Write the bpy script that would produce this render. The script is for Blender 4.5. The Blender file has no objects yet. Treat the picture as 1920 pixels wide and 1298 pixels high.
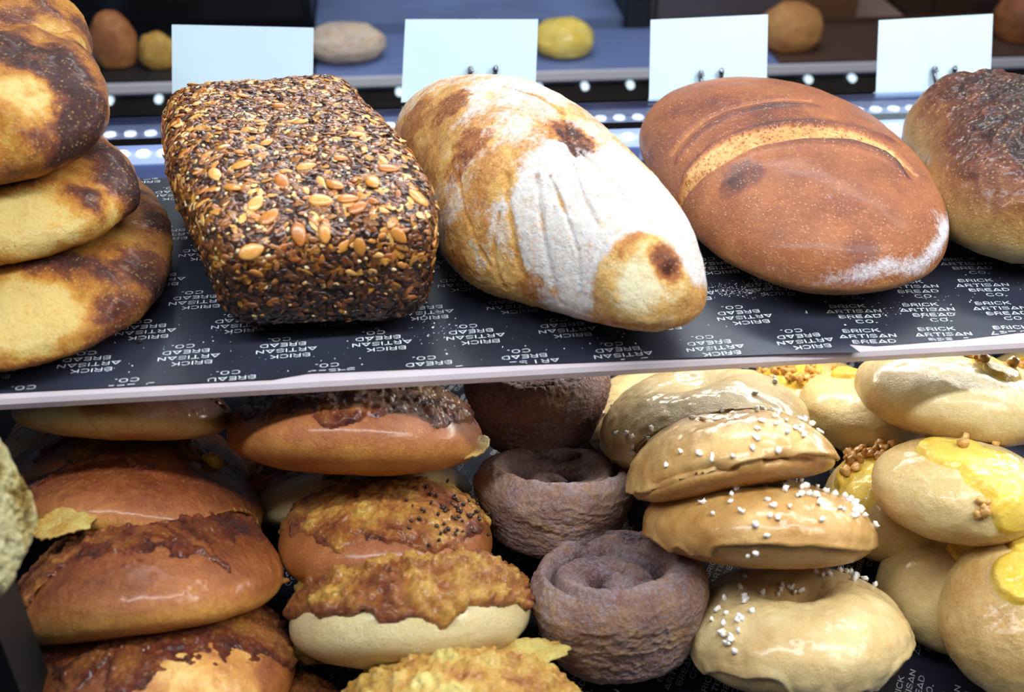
import bpy, bmesh, math
import numpy as np
from math import pi, sin, cos, radians
from mathutils import Matrix, Vector

# ------------------------------------------------------------------ camera, world, light, exposure
FPX = 2060.0
CAM = np.array([0.0, -0.48977414837555044, 0.36])
ANG = (0.6132798621595321, 0.11798213206051053, 0.015147216593885711)   # pitch down, yaw right, roll
def cam_axes(p, y, r):
    cp, sp, cy, sy = cos(p), sin(p), cos(y), sin(y)
    f = np.array([sy*cp, cy*cp, -sp]); ri = np.array([cy, -sy, 0.]); u = np.cross(ri, f)
    return f, ri*cos(r)+u*sin(r), -ri*sin(r)+u*cos(r)
CF, CR, CU = cam_axes(*ANG)
SC = bpy.context.scene
COL = SC.collection
cd = bpy.data.cameras.new('camera'); cam = bpy.data.objects.new('camera', cd); COL.objects.link(cam)
cam.matrix_world = Matrix(((CR[0], CU[0], -CF[0], CAM[0]), (CR[1], CU[1], -CF[1], CAM[1]), (CR[2], CU[2], -CF[2], CAM[2]), (0, 0, 0, 1)))
cd.sensor_width = 36; cd.lens = FPX/1920*36; cd.clip_start = 0.01
cd.dof.use_dof = True; cd.dof.focus_distance = 0.70; cd.dof.aperture_fstop = 6.4
SC.camera = cam
SC.view_settings.view_transform = 'Standard'; SC.view_settings.look = 'None'
SC.view_settings.gamma = 1; SC.view_settings.use_curve_mapping = False
SC.view_settings.exposure = 0.0
w = bpy.data.worlds.new('shop_room'); SC.world = w; w.use_nodes = True
w.node_tree.nodes['Background'].inputs[0].default_value = (0.55, 0.68, 1.0, 1)
w.node_tree.nodes['Background'].inputs[1].default_value = 0.09
def area(name, loc, target, sx, sy, power, col):
    l = bpy.data.lights.new(name, 'AREA'); l.shape = 'RECTANGLE'; l.size = sx; l.size_y = sy; l.energy = power; l.color = col
    o = bpy.data.objects.new(name, l); COL.objects.link(o); o.location = loc
    o.rotation_euler = (Vector(target)-Vector(loc)).to_track_quat('-Z', 'Y').to_euler()
    return o
COOL = (0.86, 0.93, 1.0)
area('canopy_light_front', (0.12, -0.17, 0.58), (0.12, 0.10, -0.03), 1.3, 0.05, 9.0, COOL)
area('canopy_light_rear', (0.30, 0.46, 0.50), (0.12, 0.14, 0.0), 1.2, 0.05, 7.0, COOL)
area('under_shelf_light', (0.34, 0.15, -0.014), (0.28, 0.02, -0.17), 0.46, 0.02, 1.25, (1.0, 0.97, 0.88))
area('room_fill_light', (0.3, 1.2, 1.5), (0.3, 1.1, -.1), 1.6, 0.8, 16, COOL)  # unseen fill added to brighten the counter and panels behind
area('front_fill_light', (0.75, -0.35, 0.62), (0.22, -0.04, -0.12), 0.35, 0.2, 3.4, (1.0, 0.97, 0.92))  # unseen front fill added for the lower shelf

# ------------------------------------------------------------------ numeric helpers
def ray(px, py):
    return CF + CR*(px-960)/FPX - CU*(py-649)/FPX
def at(px, py, z=None, y=None, t=None):
    d = ray(px, py)
    if z is not None: t = (z-CAM[2])/d[2]
    elif y is not None: t = (y-CAM[1])/d[1]
    return CAM + d*t
def proj(P):
    d = P-CAM; z = d@CF
    return np.stack([960+FPX*(d@CR)/z, 649-FPX*(d@CU)/z], -1)
_perm = np.random.default_rng(7).permutation(256); _perm = np.concatenate([_perm, _perm, _perm])
_g = np.random.default_rng(9).normal(size=(256, 3)); _g /= np.linalg.norm(_g, axis=1)[:, None]
def perlin(P):
    i = np.floor(P).astype(int); f = P-i; i &= 255
    u = f*f*f*(f*(f*6-15)+10)
    out = 0
    for dx in (0, 1):
        for dy in (0, 1):
            for dz in (0, 1):
                h = _perm[_perm[_perm[(i[:, 0]+dx) & 255]+((i[:, 1]+dy) & 255)]+((i[:, 2]+dz) & 255)]
                o = np.array([dx, dy, dz])
                g = ((f-o)*_g[h]).sum(1)
                wt = (u[:, 0] if dx else 1-u[:, 0])*(u[:, 1] if dy else 1-u[:, 1])*(u[:, 2] if dz else 1-u[:, 2])
                out = out+g*wt
    return out*1.6
def fbm(P, s, o=4, seed=0, gain=.5):
    P = P*s+seed*17.31; a = 1; r = 0; t = 0
    for _ in range(o):
        r = r+a*perlin(P); t += a; P = P*2.03+5.1; a *= gain
    return r/t
def ridged(P, s, o=4, seed=0):
    P = P*s+seed*13.7; a = 1; r = 0; t = 0
    for _ in range(o):
        r = r+a*(1-np.abs(perlin(P))*2); t += a; P = P*2.05+3.3; a *= .5
    return r/t
def worley(P, s, seed=0):
    P = P*s+seed*7.7; i = np.floor(P).astype(int); best = np.full(len(P), 9.)
    for dx in (-1, 0, 1):
        for dy in (-1, 0, 1):
            for dz in (-1, 0, 1):
                c = i+np.array([dx, dy, dz]); k = c & 255
                h = _perm[_perm[_perm[k[:, 0]]+k[:, 1]]+k[:, 2]]
                q = c+.5+_g[h]*.5
                best = np.minimum(best, ((P-q)**2).sum(1))
    return np.sqrt(best)
def ss(a, b, x):
    t = np.clip((x-a)/(b-a), 0, 1); return t*t*(3-2*t)
_sc = {}
def csphere(N):
    if N in _sc: return _sc[N]
    V = []; Fs = []; t = np.tan(np.linspace(-pi/4, pi/4, N+1))
    U, W = np.meshgrid(t, t, indexing='ij'); one = np.ones_like(U)
    for k, (a, b, c) in enumerate([(U, W, one), (W, U, -one), (one, U, W), (-one, W, U), (W, one, U), (U, -one, W)]):
        V.append(np.stack([a, b, c], -1).reshape(-1, 3))
        ii, jj = np.meshgrid(np.arange(N), np.arange(N), indexing='ij'); q = ii*(N+1)+jj+k*(N+1)**2
        Fs.append(np.stack([q, q+N+1, q+N+2, q+1], -1).reshape(-1, 4))
    V = np.concatenate(V); V /= np.linalg.norm(V, axis=1)[:, None]
    key = np.round(V*1e5).astype(np.int64); _, idx, inv = np.unique(key, axis=0, return_index=True, return_inverse=True)
    V = V[idx]; Fc = inv.reshape(-1)[np.concatenate(Fs)]
    _sc[N] = (V, Fc); return V, Fc
def vnormals(P, Fc):
    n = np.cross(P[Fc[:, 2]]-P[Fc[:, 0]], P[Fc[:, 3]]-P[Fc[:, 1]]); out = np.zeros_like(P)
    for c in range(3):
        for k in range(4): out[:, c] += np.bincount(Fc[:, k], n[:, c], len(P))
    return out/np.maximum(np.linalg.norm(out, axis=1), 1e-12)[:, None]
def mesh(name, V, Fc, mats, attrs=None, mi=None, smooth=True):
    me = bpy.data.meshes.new(name); V = np.asarray(V, np.float32)
    if isinstance(Fc, list):
        me.from_pydata(V.tolist(), [], Fc)
    else:
        Fc = np.asarray(Fc); n, k = Fc.shape
        me.vertices.add(len(V)); me.vertices.foreach_set('co', V.ravel())
        me.loops.add(n*k); me.loops.foreach_set('vertex_index', Fc.ravel().astype(np.int32))
        me.polygons.add(n); me.polygons.foreach_set('loop_start', np.arange(0, n*k, k, dtype=np.int32))
    for m in (mats if isinstance(mats, list) else [mats]): me.materials.append(m)
    if mi is not None: me.polygons.foreach_set('material_index', np.asarray(mi, np.int32))
    me.update(calc_edges=True)
    me.polygons.foreach_set('use_smooth', [smooth]*len(me.polygons))
    for k, a in (attrs or {}).items():
        at_ = me.attributes.new(k, 'FLOAT', 'POINT'); at_.data.foreach_set('value', np.asarray(a, np.float32))
    me.update(); me.validate()
    return me
def obj(name, me, parent=None, M=None, **tags):
    o = bpy.data.objects.new(name, me); COL.objects.link(o)
    if M is not None: o.matrix_world = M
    if parent is not None: o.parent = parent
    for k, v in tags.items(): o[k] = v
    return o
def frame(c, n, ref=(1, 0, 0)):
    n = np.array(n, float); n /= np.linalg.norm(n); x = np.array(ref, float); x -= n*(x@n); x /= np.linalg.norm(x); y = np.cross(n, x)
    return np.stack([x, y, n], 1), np.array(c, float)
def M4(Rm, c): return Matrix([list(Rm[i])+[c[i]] for i in range(3)]+[[0, 0, 0, 1]])
class MB:
    """collects boxes and tubes into one mesh"""
    def __init__(s): s.V = []; s.F = []; s.n = 0; s.m = []
    def add(s, V, Fs, m=0):
        s.V += [tuple(map(float, v)) for v in V]; s.F += [tuple(i+s.n for i in f) for f in Fs]; s.m += [m]*len(Fs); s.n += len(V)
    def box(s, x0, x1, y0, y1, z0, z1, m=0):
        V = [(x, y, z) for x in (x0, x1) for y in (y0, y1) for z in (z0, z1)]
        s.add(V, [(0, 1, 3, 2), (4, 6, 7, 5), (0, 4, 5, 1), (2, 3, 7, 6), (0, 2, 6, 4), (1, 5, 7, 3)], m)
    def slab(s, quad, thick, m=0):
        q = [np.array(p, float) for p in quad]; n = np.cross(q[1]-q[0], q[3]-q[0]); n /= np.linalg.norm(n)
        s.add(q+[p-n*thick for p in q], [(0, 1, 2, 3), (7, 6, 5, 4), (0, 4, 5, 1), (1, 5, 6, 2), (2, 6, 7, 3), (3, 7, 4, 0)], m)
    def tube(s, pts, rad, k=12, m=0):
        pts = [np.array(p, float) for p in pts]; rs = rad if hasattr(rad, '__len__') else [rad]*len(pts); V = []
        for i, p in enumerate(pts):
            t = pts[min(i+1, len(pts)-1)]-pts[max(i-1, 0)]; t /= np.linalg.norm(t)
            a = np.cross(t, (0, 0, 1) if abs(t[2]) < .9 else (0, 1, 0)); a /= np.linalg.norm(a); b = np.cross(t, a)
            V += [p+rs[i]*(a*cos(2*pi*j/k)+b*sin(2*pi*j/k)) for j in range(k)]
        Fs = [(i*k+j, i*k+(j+1) % k, (i+1)*k+(j+1) % k, (i+1)*k+j) for i in range(len(pts)-1) for j in range(k)]
        Fs += [tuple(range(k))[::-1], tuple((len(pts)-1)*k+j for j in range(k))]
        s.add(V, Fs, m)
    def obj(s, name, mats, parent=None, smooth=False, **tags):
        me = mesh(name, np.array(s.V), s.F, mats, mi=s.m, smooth=smooth); bm = bmesh.new(); bm.from_mesh(me); bmesh.ops.recalc_face_normals(bm, faces=bm.faces); bm.to_mesh(me); bm.free()
        return obj(name, me, parent, **tags)

# ------------------------------------------------------------------ materials
def lin(h):
    h = h.lstrip('#'); c = [int(h[i:i+2], 16)/255 for i in (0, 2, 4)]
    return tuple(((x/12.92) if x <= .04045 else ((x+.055)/1.055)**2.4) for x in c)+(1,)
class NT:
    def __init__(s, name):
        s.m = bpy.data.materials.new(name); s.m.use_nodes = True; s.t = s.m.node_tree; s.b = s.t.nodes['Principled BSDF']
    def n(s, t, **k):
        x = s.t.nodes.new(t)
        for a, v in k.items():
            if a.startswith('i_'): x.inputs[a[2:].replace('_', ' ')].default_value = v
            else: setattr(x, a, v)
        return x
    def l(s, a, b): s.t.links.new(a, b)
    def coord(s): return s.n('ShaderNodeTexCoord').outputs['Object']
    def attr(s, name): return s.n('ShaderNodeAttribute', attribute_name=name).outputs['Fac']
    def noise(s, sc, det=4, rough=.55, co=None):
        x = s.n('ShaderNodeTexNoise', i_Scale=sc, i_Detail=det, i_Roughness=rough); s.l(co or s.co, x.inputs['Vector']); return x.outputs['Fac']
    def vor(s, sc, co=None, feature='F1'):
        x = s.n('ShaderNodeTexVoronoi', i_Scale=sc, feature=feature); s.l(co or s.co, x.inputs['Vector']); return x.outputs['Distance']
    def math(s, op, a, b=None, c=None, clamp=False):
        x = s.n('ShaderNodeMath', operation=op, use_clamp=clamp)
        for i, v in enumerate((a, b, c)):
            if v is None: continue
            if isinstance(v, (int, float)): x.inputs[i].default_value = v
            else: s.l(v, x.inputs[i])
        return x.outputs[0]
    def mapr(s, v, a, b, c=0., d=1.):
        x = s.n('ShaderNodeMapRange'); s.l(v, x.inputs[0])
        for i, q in enumerate((a, b, c, d)): x.inputs[i+1].default_value = q
        return x.outputs[0]
    def ramp(s, v, stops):
        x = s.n('ShaderNodeValToRGB'); s.l(v, x.inputs[0]); e = x.color_ramp.elements
        while len(e) < len(stops): e.new(.5)
        for i, (p, c) in enumerate(stops): e[i].position = p; e[i].color = lin(c) if isinstance(c, str) else c
        return x.outputs[0]
    def mix(s, f, a, b):
        x = s.n('ShaderNodeMix', data_type='RGBA')
        for i, v in ((0, f), (6, a), (7, b)):
            if isinstance(v, (int, float)): x.inputs[i].default_value = v
            elif isinstance(v, tuple): x.inputs[i].default_value = v
            elif isinstance(v, str): x.inputs[i].default_value = lin(v)
            else: s.l(v, x.inputs[i])
        return x.outputs[2]
    def bump(s, h, st, dist, prev=None):
        x = s.n('ShaderNodeBump', i_Strength=st, i_Distance=dist); s.l(h, x.inputs['Height'])
        if prev is not None: s.l(prev, x.inputs['Normal'])
        return x.outputs[0]
def crust(name, stops, rough=.5, spec=.4, coat=0., specks=0., speck_col='#e8c48a', speck_sc=420, flour_col='#f0eeec',
          namp=.35, nsc=90, bumpd=.0006, bsc=260, sss=0., fine=900, micro=.8):
    m = NT(name); m.co = m.coord()
    n1 = m.noise(nsc, 5, .65); n2 = m.noise(bsc, 5, .7); n3 = m.noise(fine*1.4, 4, .7); n4 = m.noise(700, 3, .7)
    v = m.math('ADD', m.attr('brown'), m.math('MULTIPLY', m.math('SUBTRACT', n1, .5), namp))
    v = m.math('ADD', v, m.math('MULTIPLY', m.math('SUBTRACT', n2, .5), namp*.9))
    v = m.math('ADD', v, m.math('MULTIPLY', m.math('SUBTRACT', n4, .5), namp*micro), clamp=True)
    col = m.ramp(v, stops)
    h = m.math('ADD', m.math('MULTIPLY', n2, 1.0), m.math('MULTIPLY', n1, .6))
    if specks > 0:
        vd = m.vor(speck_sc)
        k = m.mapr(vd, .16, .36, 1, 0); big = m.mapr(m.noise(150, 3), .36, .60)
        k = m.math('MULTIPLY', m.math('MULTIPLY', k, big), specks)
        col = m.mix(k, col, speck_col); h = m.math('ADD', h, m.math('MULTIPLY', k, .5))
    fl = m.attr('flour')
    fn = m.math('ADD', fl, m.math('MULTIPLY', m.math('SUBTRACT', m.noise(380, 6, .8), .5), 1.7)); fn = m.math('ADD', fn, m.math('MULTIPLY', m.math('SUBTRACT', m.noise(110, 4, .7), .5), .7))
    fn = m.math('MULTIPLY', m.mapr(fn, .40, .95), m.mapr(fl, .02, .2))
    col = m.mix(m.math('MULTIPLY', fn, .93), col, flour_col)
    m.l(col, m.b.inputs['Base Color'])
    m.l(m.math('ADD', m.math('MULTIPLY', fn, .4), m.mapr(n3, .3, .7, rough-.12, rough+.12), clamp=True), m.b.inputs['Roughness'])
    m.b.inputs['Specular IOR Level'].default_value = spec
    if coat: m.b.inputs['Coat Weight'].default_value = coat; m.b.inputs['Coat Roughness'].default_value = .18
    if sss: m.b.inputs['Subsurface Weight'].default_value = sss; m.b.inputs['Subsurface Radius'].default_value = (1, .55, .25); m.b.inputs['Subsurface Scale'].default_value = .004
    h = m.math('ADD', h, m.math('MULTIPLY', n3, .5))
    m.l(m.bump(h, 1.0, bumpd*2.6), m.b.inputs['Normal'])
    return m.m
def plain(name, col, rough=.5, metal=0., nsc=0, namp=.15, emit=None, estr=1, coat=0., spec=.5, bump=0):
    m = NT(name); m.co = m.coord(); c = lin(col)
    if nsc:
        k = m.mapr(m.noise(nsc, 4), .3, .7, 1-namp, 1+namp*.5); x = m.n('ShaderNodeMix', data_type='RGBA', blend_type='MULTIPLY'); x.inputs[0].default_value = 1
        x.inputs[6].default_value = c; m.l(k, x.inputs[7]); m.l(x.outputs[2], m.b.inputs['Base Color'])
        if bump: m.l(m.bump(m.noise(nsc*3, 4), .7, bump), m.b.inputs['Normal'])
    else: m.b.inputs['Base Color'].default_value = c
    m.b.inputs['Roughness'].default_value = rough; m.b.inputs['Metallic'].default_value = metal; m.b.inputs['Specular IOR Level'].default_value = spec
    m.b.inputs['Coat Weight'].default_value = coat
    if emit: m.b.inputs['Emission Color'].default_value = lin(emit); m.b.inputs['Emission Strength'].default_value = estr
    return m.m
def clear(name, tint, fac=.06, rough=.03):
    m = NT(name); t = m.n('ShaderNodeBsdfTransparent'); t.inputs[0].default_value = lin(tint)
    g = m.n('ShaderNodeBsdfGlossy'); g.inputs['Roughness'].default_value = rough
    f = m.n('ShaderNodeFresnel', i_IOR=1.45); x = m.n('ShaderNodeMixShader')
    gb = m.n('ShaderNodeNewGeometry').outputs['Backfacing']
    m.l(m.math('MULTIPLY', m.math('ADD', f.outputs[0], fac, clamp=True), m.math('SUBTRACT', 1.0, gb)), x.inputs[0]); m.l(t.outputs[0], x.inputs[1]); m.l(g.outputs[0], x.inputs[2])
    m.l(x.outputs[0], m.t.nodes['Material Output'].inputs['Surface']); return m.m

MAT = {}
MAT['flat'] = crust('blistered_flatbread_crust', [(0, '#dfc074'), (.22, '#d29c42'), (.45, '#bb7628'), (.7, '#7d4122'), (1, '#3c1a14')], .55, .35, .08, .45, '#e0b468', 400, namp=.5, nsc=70, bumpd=.0009, micro=1.1)
MAT['rye'] = crust('brown_slashed_crust', [(0, '#ecca86'), (.25, '#cf9450'), (.5, '#aa6536'), (.75, '#80442a'), (1, '#4a2620')], .42, .45, .08, .55, '#dca878', 430, namp=.32, nsc=60, flour_col='#e6e2e6')
MAT['flourloaf'] = crust('floured_country_crust', [(0, '#f0e2b8'), (.3, '#dcab5e'), (.55, '#b57433'), (.8, '#84451f'), (1, '#431d14')], .55, .35, 0, .4, '#eacb92', 460, namp=.5, nsc=80, flour_col='#dcd8d4')
MAT['dark'] = crust('dark_boule_crust', [(0, '#cbb480'), (.3, '#b98c44'), (.5, '#905624'), (.7, '#672e15'), (1, '#2e130c')], .42, .45, .2, .5, '#dcbc7c', 330, namp=.35, nsc=70, bumpd=.0009)
MAT['seedbase'] = crust('dark_seed_crust', [(0, '#6b4526'), (.5, '#36211a'), (1, '#150f10')], .4, .5, .15, .25, '#a57a3c', 500, namp=.5, nsc=150, bumpd=.0012)
MAT['egg'] = crust('egg_glazed_bagel', [(0, '#efd27e'), (.22, '#d8994a'), (.45, '#ad6630'), (.7, '#76381c'), (1, '#3c170f')], .30, .5, .35, .25, '#e8b468', 520, namp=.32, nsc=55, bumpd=.00035)
MAT['pale'] = crust('pale_soft_dough', [(0, '#e8d6a0'), (.3, '#d8b876'), (.6, '#b88440'), (1, '#70411c')], .28, .5, .4, .15, '#f6e6b8', 500, namp=.3, nsc=50, bumpd=.00035, sss=.12)
MAT['cheese'] = crust('baked_cheese', [(0, '#f3dc80'), (.3, '#dda648'), (.55, '#b06a2c'), (.8, '#7a3418'), (1, '#3e150d')], .3, .5, .3, .2, '#f6df90', 380, namp=.45, nsc=120, bumpd=.0009, bsc=420)
MAT['icing'] = crust('peanut_icing', [(0, '#f1dca4'), (.4, '#dab06c'), (.7, '#c08842'), (1, '#966026')], .24, .5, .5, 0, namp=.18, nsc=60, bumpd=.0004, bsc=140, sss=.1)
MAT['custard'] = crust('yellow_custard', [(0, '#fbe27a'), (.4, '#f2c63c'), (.7, '#dd9d28'), (1, '#9a5a1e')], .2, .5, .5, 0, namp=.3, nsc=70, bumpd=.0005, bsc=160, sss=.2)
MAT['cruffin'] = crust('sugared_laminated_pastry', [(0, '#e0b47c'), (.3, '#b08468'), (.55, '#8a6058'), (.8, '#5a4042'), (1, '#241a1c')], .6, .3, 0, .6, '#d8c8c8', 900, flour_col='#cbbcc2', namp=.4, nsc=110, bumpd=.0009, bsc=500, fine=1400)
MAT['focaccia'] = crust('pale_porous_crumb', [(0, '#f6eec4'), (.4, '#e4d28e'), (.7, '#a9853e'), (1, '#4a2614')], .6, .3, 0, .3, namp=.4, nsc=150, bumpd=.0012, bsc=300)
MAT['crumb'] = plain('toasted_crumb', '#d6a054', .4, nsc=300, namp=.4, coat=.2)
MAT['sugar'] = plain('sugar_crystal', '#fffaf0', .25, nsc=300, namp=.1, coat=.3)
MAT['seed_dark'] = plain('black_seed', '#33201a', .4)
MAT['eggbit'] = plain('egg_yolk_yellow', '#f2c024', .3, nsc=200, namp=.3, coat=.3)

# ------------------------------------------------------------------ the case: shelf, tray, paper, lettering
shelf_clear = clear('clear_acrylic', '#eef0f4', .05)
def frosted():
    m = NT('frosted_acrylic_edge'); m.co = m.coord()
    m.l(m.mix(m.mapr(m.noise(9, 3), .35, .7), '#d9c9cf', '#efe4e6'), m.b.inputs['Base Color']); m.b.inputs['Roughness'].default_value = .22
    m.b.inputs['Transmission Weight'].default_value = .25; m.b.inputs['Coat Weight'].default_value = .4
    return m.m
FROST = frosted()
X0, X1, YB = -.75, .95, .352
b = MB(); b.box(X0, X1, .004, YB, -.009, -.0002)
shelf = b.obj('display_shelf', shelf_clear, label='clear acrylic shelf carrying the big loaves, with a frosted front lip', category='shelf')
b = MB()
prof = [(-.002, -.0092), (-.0045, -.0078), (-.0052, -.004), (-.004, -.0012), (-.001, 0.0), (.004, 0.0), (.004, -.0092)]
nx = 40; xs = np.linspace(X0, X1, nx)
V = [(x, p[0], p[1]) for x in xs for p in prof]; k = len(prof)
b.add(V, [(i*k+j, i*k+(j+1) % k, (i+1)*k+(j+1) % k, (i+1)*k+j) for i in range(nx-1) for j in range(k)]+[tuple(range(k)), tuple((nx-1)*k+j for j in reversed(range(k)))])
b.obj('front_lip', FROST, shelf, label='whitish frosted front lip of the shelf')
b = MB(); b.box(X0, X1, YB-.004, YB, 0, .006); b.box(X0, X1, YB, YB+.003, -.014, .001)
b.obj('rear_rim', clear('rear_rim_acrylic', '#dfe4f0', .35, .08), shelf)

GL = {'B': [[(0, 0), (0, 1), (.6, 1), (.76, .87), (.76, .65), (.6, .52), (0, .52)], [(.6, .52), (.82, .38), (.82, .14), (.66, 0), (0, 0)]],
      'R': [[(0, 0), (0, 1), (.6, 1), (.78, .85), (.78, .6), (.6, .45), (0, .45)], [(.5, .45), (.82, 0)]],
      'I': [[(0, 0), (0, 1)]], 'C': [[(.92, .85), (.72, 1), (.3, 1), (.05, .75), (.05, .25), (.3, 0), (.72, 0), (.92, .15)]],
      'K': [[(0, 0), (0, 1)], [(.8, 1), (.05, .42)], [(.3, .6), (.85, 0)]], 'A': [[(0, 0), (.5, 1), (1, 0)], [(.13, .1), (.87, .1)]],
      'T': [[(.45, 0), (.45, 1)], [(0, 1), (.9, 1)]],
      'S': [[(.85, .85), (.65, 1), (.25, 1), (.05, .86), (.05, .68), (.25, .53), (.65, .48), (.85, .33), (.85, .15), (.65, 0), (.22, 0), (0, .15)]],
      'N': [[(0, 0), (0, 1), (.85, 0), (.85, 1)]], 'E': [[(.75, 0), (0, 0), (0, 1), (.75, 1)], [(0, .5), (.68, .5)]],
      'D': [[(0, 0), (0, 1), (.5, 1), (.82, .8), (.9, .5), (.82, .2), (.5, 0), (0, 0)]],
      'O': [[(.35, 0), (.08, .25), (.08, .75), (.35, 1), (.7, 1), (.97, .75), (.97, .25), (.7, 0), (.35, 0)]], '.': [[(0, 0), (.16, 0)]]}
ADV = {'I': 0, '.': .16, 'A': 1, 'O': 1, 'C': .95, 'K': .85, 'N': .85, 'D': .9, 'T': .9, 'S': .85, 'B': .82, 'R': .82, 'E': .75}
def line_strokes(word):
    x = 0; out = []
    for ch in word:
        out += [[(x+p[0], p[1]) for p in st] for st in GL[ch]]; x += ADV[ch]+.36
    x -= .36
    return [[(p[0]-x/2, p[1]) for p in st] for st in out]
def block_quads():
    """one print of the four-line wordmark, as stroke quads in metres, origin at its centre"""
    H = .0030; q = []
    for r, word in enumerate(['BRICK', 'ARTISAN', 'BREAD', 'CO.']):
        for st in line_strokes(word):
            for a, c in zip(st[:-1], st[1:]):
                a = np.array(a); c = np.array(c); d = (c-a)/np.linalg.norm(c-a); e = np.array([-d[1], d[0]])*.075; a = a-d*.07; c = c+d*.07
                for p in (a-e, c-e, c+e, a+e): q.append(((p[0]*H*1.45)+(r-1.5)*.0021, p[1]*H+(1.5-r)*.0056-H/2))
    return np.array(q)
BQ = block_quads()
def paper(name, outline, z, rot, origin, cs, rs, stagger, holes=None, flip=1, parent=None, tilt=0, **tags):
    """dark printed sheet; outline is a list of (x, y) corners; prints whose quads fall outside are cut"""
    O = np.array(outline); n = len(O)
    V = [(x, y, z) for x, y in outline]+[(x, y, z-.0002) for x, y in outline]
    F = [tuple(range(n)), tuple(range(2*n-1, n-1, -1))]+[(i, i+n, (i+1) % n+n, (i+1) % n) for i in range(n)]; mi = [0]*len(F)
    def inside(P, shrink=0):
        r = np.zeros(len(P), bool)
        for i in range(n):
            (xa, ya), (xb, yb) = O[i], O[(i+1) % n]
            cnd = (ya > P[:, 1]) != (yb > P[:, 1]); xi = (xb-xa)*(P[:, 1]-ya)/((yb-ya) if yb != ya else 1e-9)+xa; r ^= cnd & (P[:, 0] < xi)
        return r
    c, s = cos(rot), sin(rot); R2 = np.array([[c, s], [-s, c]])
    for i in range(-30, 31):
        for j in range(-30, 31):
            o = np.array([(i+(.5*stagger if j % 2 else 0))*cs, j*rs]); Q = (BQ+o)@R2+origin; Q = Q.reshape(-1, 4, 2)
            ok = inside(Q.reshape(-1, 2)).reshape(-1, 4).all(1)
            for q in Q[ok]:
                b0 = len(V); V += [(x, y, z+.00025) for x, y in q]; F.append((b0, b0+1, b0+2, b0+3)); mi.append(1)
    me = mesh(name, np.array(V), F, [PAPER, INK], mi=mi, smooth=False)
    return obj(name, me, parent, **tags)
def paper_mat():
    m = NT('black_printed_paper'); m.co = m.coord()
    sp = m.mapr(m.vor(900), .05, .09, 1, 0); sp = m.math('MULTIPLY', sp, m.mapr(m.noise(60, 3), .5, .7))
    c = m.mix(m.mapr(m.noise(14, 5), .35, .7), '#20222b', '#2d3040'); c = m.mix(m.math('MULTIPLY', sp, .6), c, '#aab0be')
    m.l(c, m.b.inputs['Base Color']); m.b.inputs['Roughness'].default_value = .42; m.l(m.bump(m.noise(20, 3), .5, .0012), m.b.inputs['Normal'])
    return m.m
PAPER = paper_mat(); INK = plain('white_ink', '#e8edf2', .5)
p1 = at(0, 737, z=0); 
def xy(px, py, z=0): return tuple(at(px, py, z=z)[:2])
leftp = [(-.74, .002), xy(515, 713), xy(580, 702), xy(1450, 667), xy(1612, 663), xy(1490, 575), xy(1440, 500), (.215, .249), (-.74, .249)]
org = xy(352, 668)
paper('printed_paper', leftp, .0009, pi+radians(2), np.array(org), .0535, .0285, 1, label='black printed paper under the seeded, floured and flat loaves, lettering upside down', category='paper liner')
rightp = [xy(1500, 640), xy(1640, 650), xy(1700, 646), xy(1800, 638), xy(1920, 624), (.93, .016), (.93, .249), (.18, .249), xy(1400, 560)]
org = xy(1606, 590)
paper('printed_paper', rightp, .0004, radians(-3), np.array(org), .045, .0262, 0, label='black printed paper under the brown and dark loaves at right, lettering upright', category='paper liner')
# lower shelf
TZ = -.185
b = MB(); b.box(-.75, .95, -.27, .40, TZ-.012, TZ-.0012)
b.obj('lower_shelf', plain('dark_shelf_board', '#1c1c22', .3, nsc=20), label='lower display shelf under the filled bagels and buns', category='shelf')
paper('printed_paper', [(-.10, -.255), (.90, -.255), (.90, .33), (-.10, .33)], TZ-.0004, radians(58), np.array(xy(1275, 1255, TZ)), .047, .0262, 0, label='black printed paper lining the lower shelf beneath the bagels', category='paper liner')

# ------------------------------------------------------------------ generic bread builder
def poly12(d):
    x, y, z = d.T
    return np.stack([x, y, x*x-y*y, x*y, x*z, y*z, x*x*x-3*x*y*y, 3*x*x*y-y**3, z*x*x, z*y*y, x*x*y*y, x*y*z], -1)
def loaf_points(d, v, p, q, zc):
    a, b_, h, t = v[3:7]
    c = np.where(d[:, 2] > 0, h*(1-zc), h*zc)
    rxy = (np.abs(d[:, 0]/a)**p+np.abs(d[:, 1]/b_)**p)**(1/p)
    r = (rxy**q+np.abs(d[:, 2]/c)**q)**(-1/q)
    P = d*r[:, None]*(1+poly12(d)@np.array(v[7:]))[:, None]; P[:, 2] += h*zc
    k = P[:, 2]/h; P[:, 0] *= 1+t*(k-1); P[:, 1] *= 1+t*(k-1)
    P[:, 2] = np.where(P[:, 2] < .004, .004*np.exp(np.minimum((P[:, 2]-.004)/.004, 0)), P[:, 2])
    return P
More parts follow.
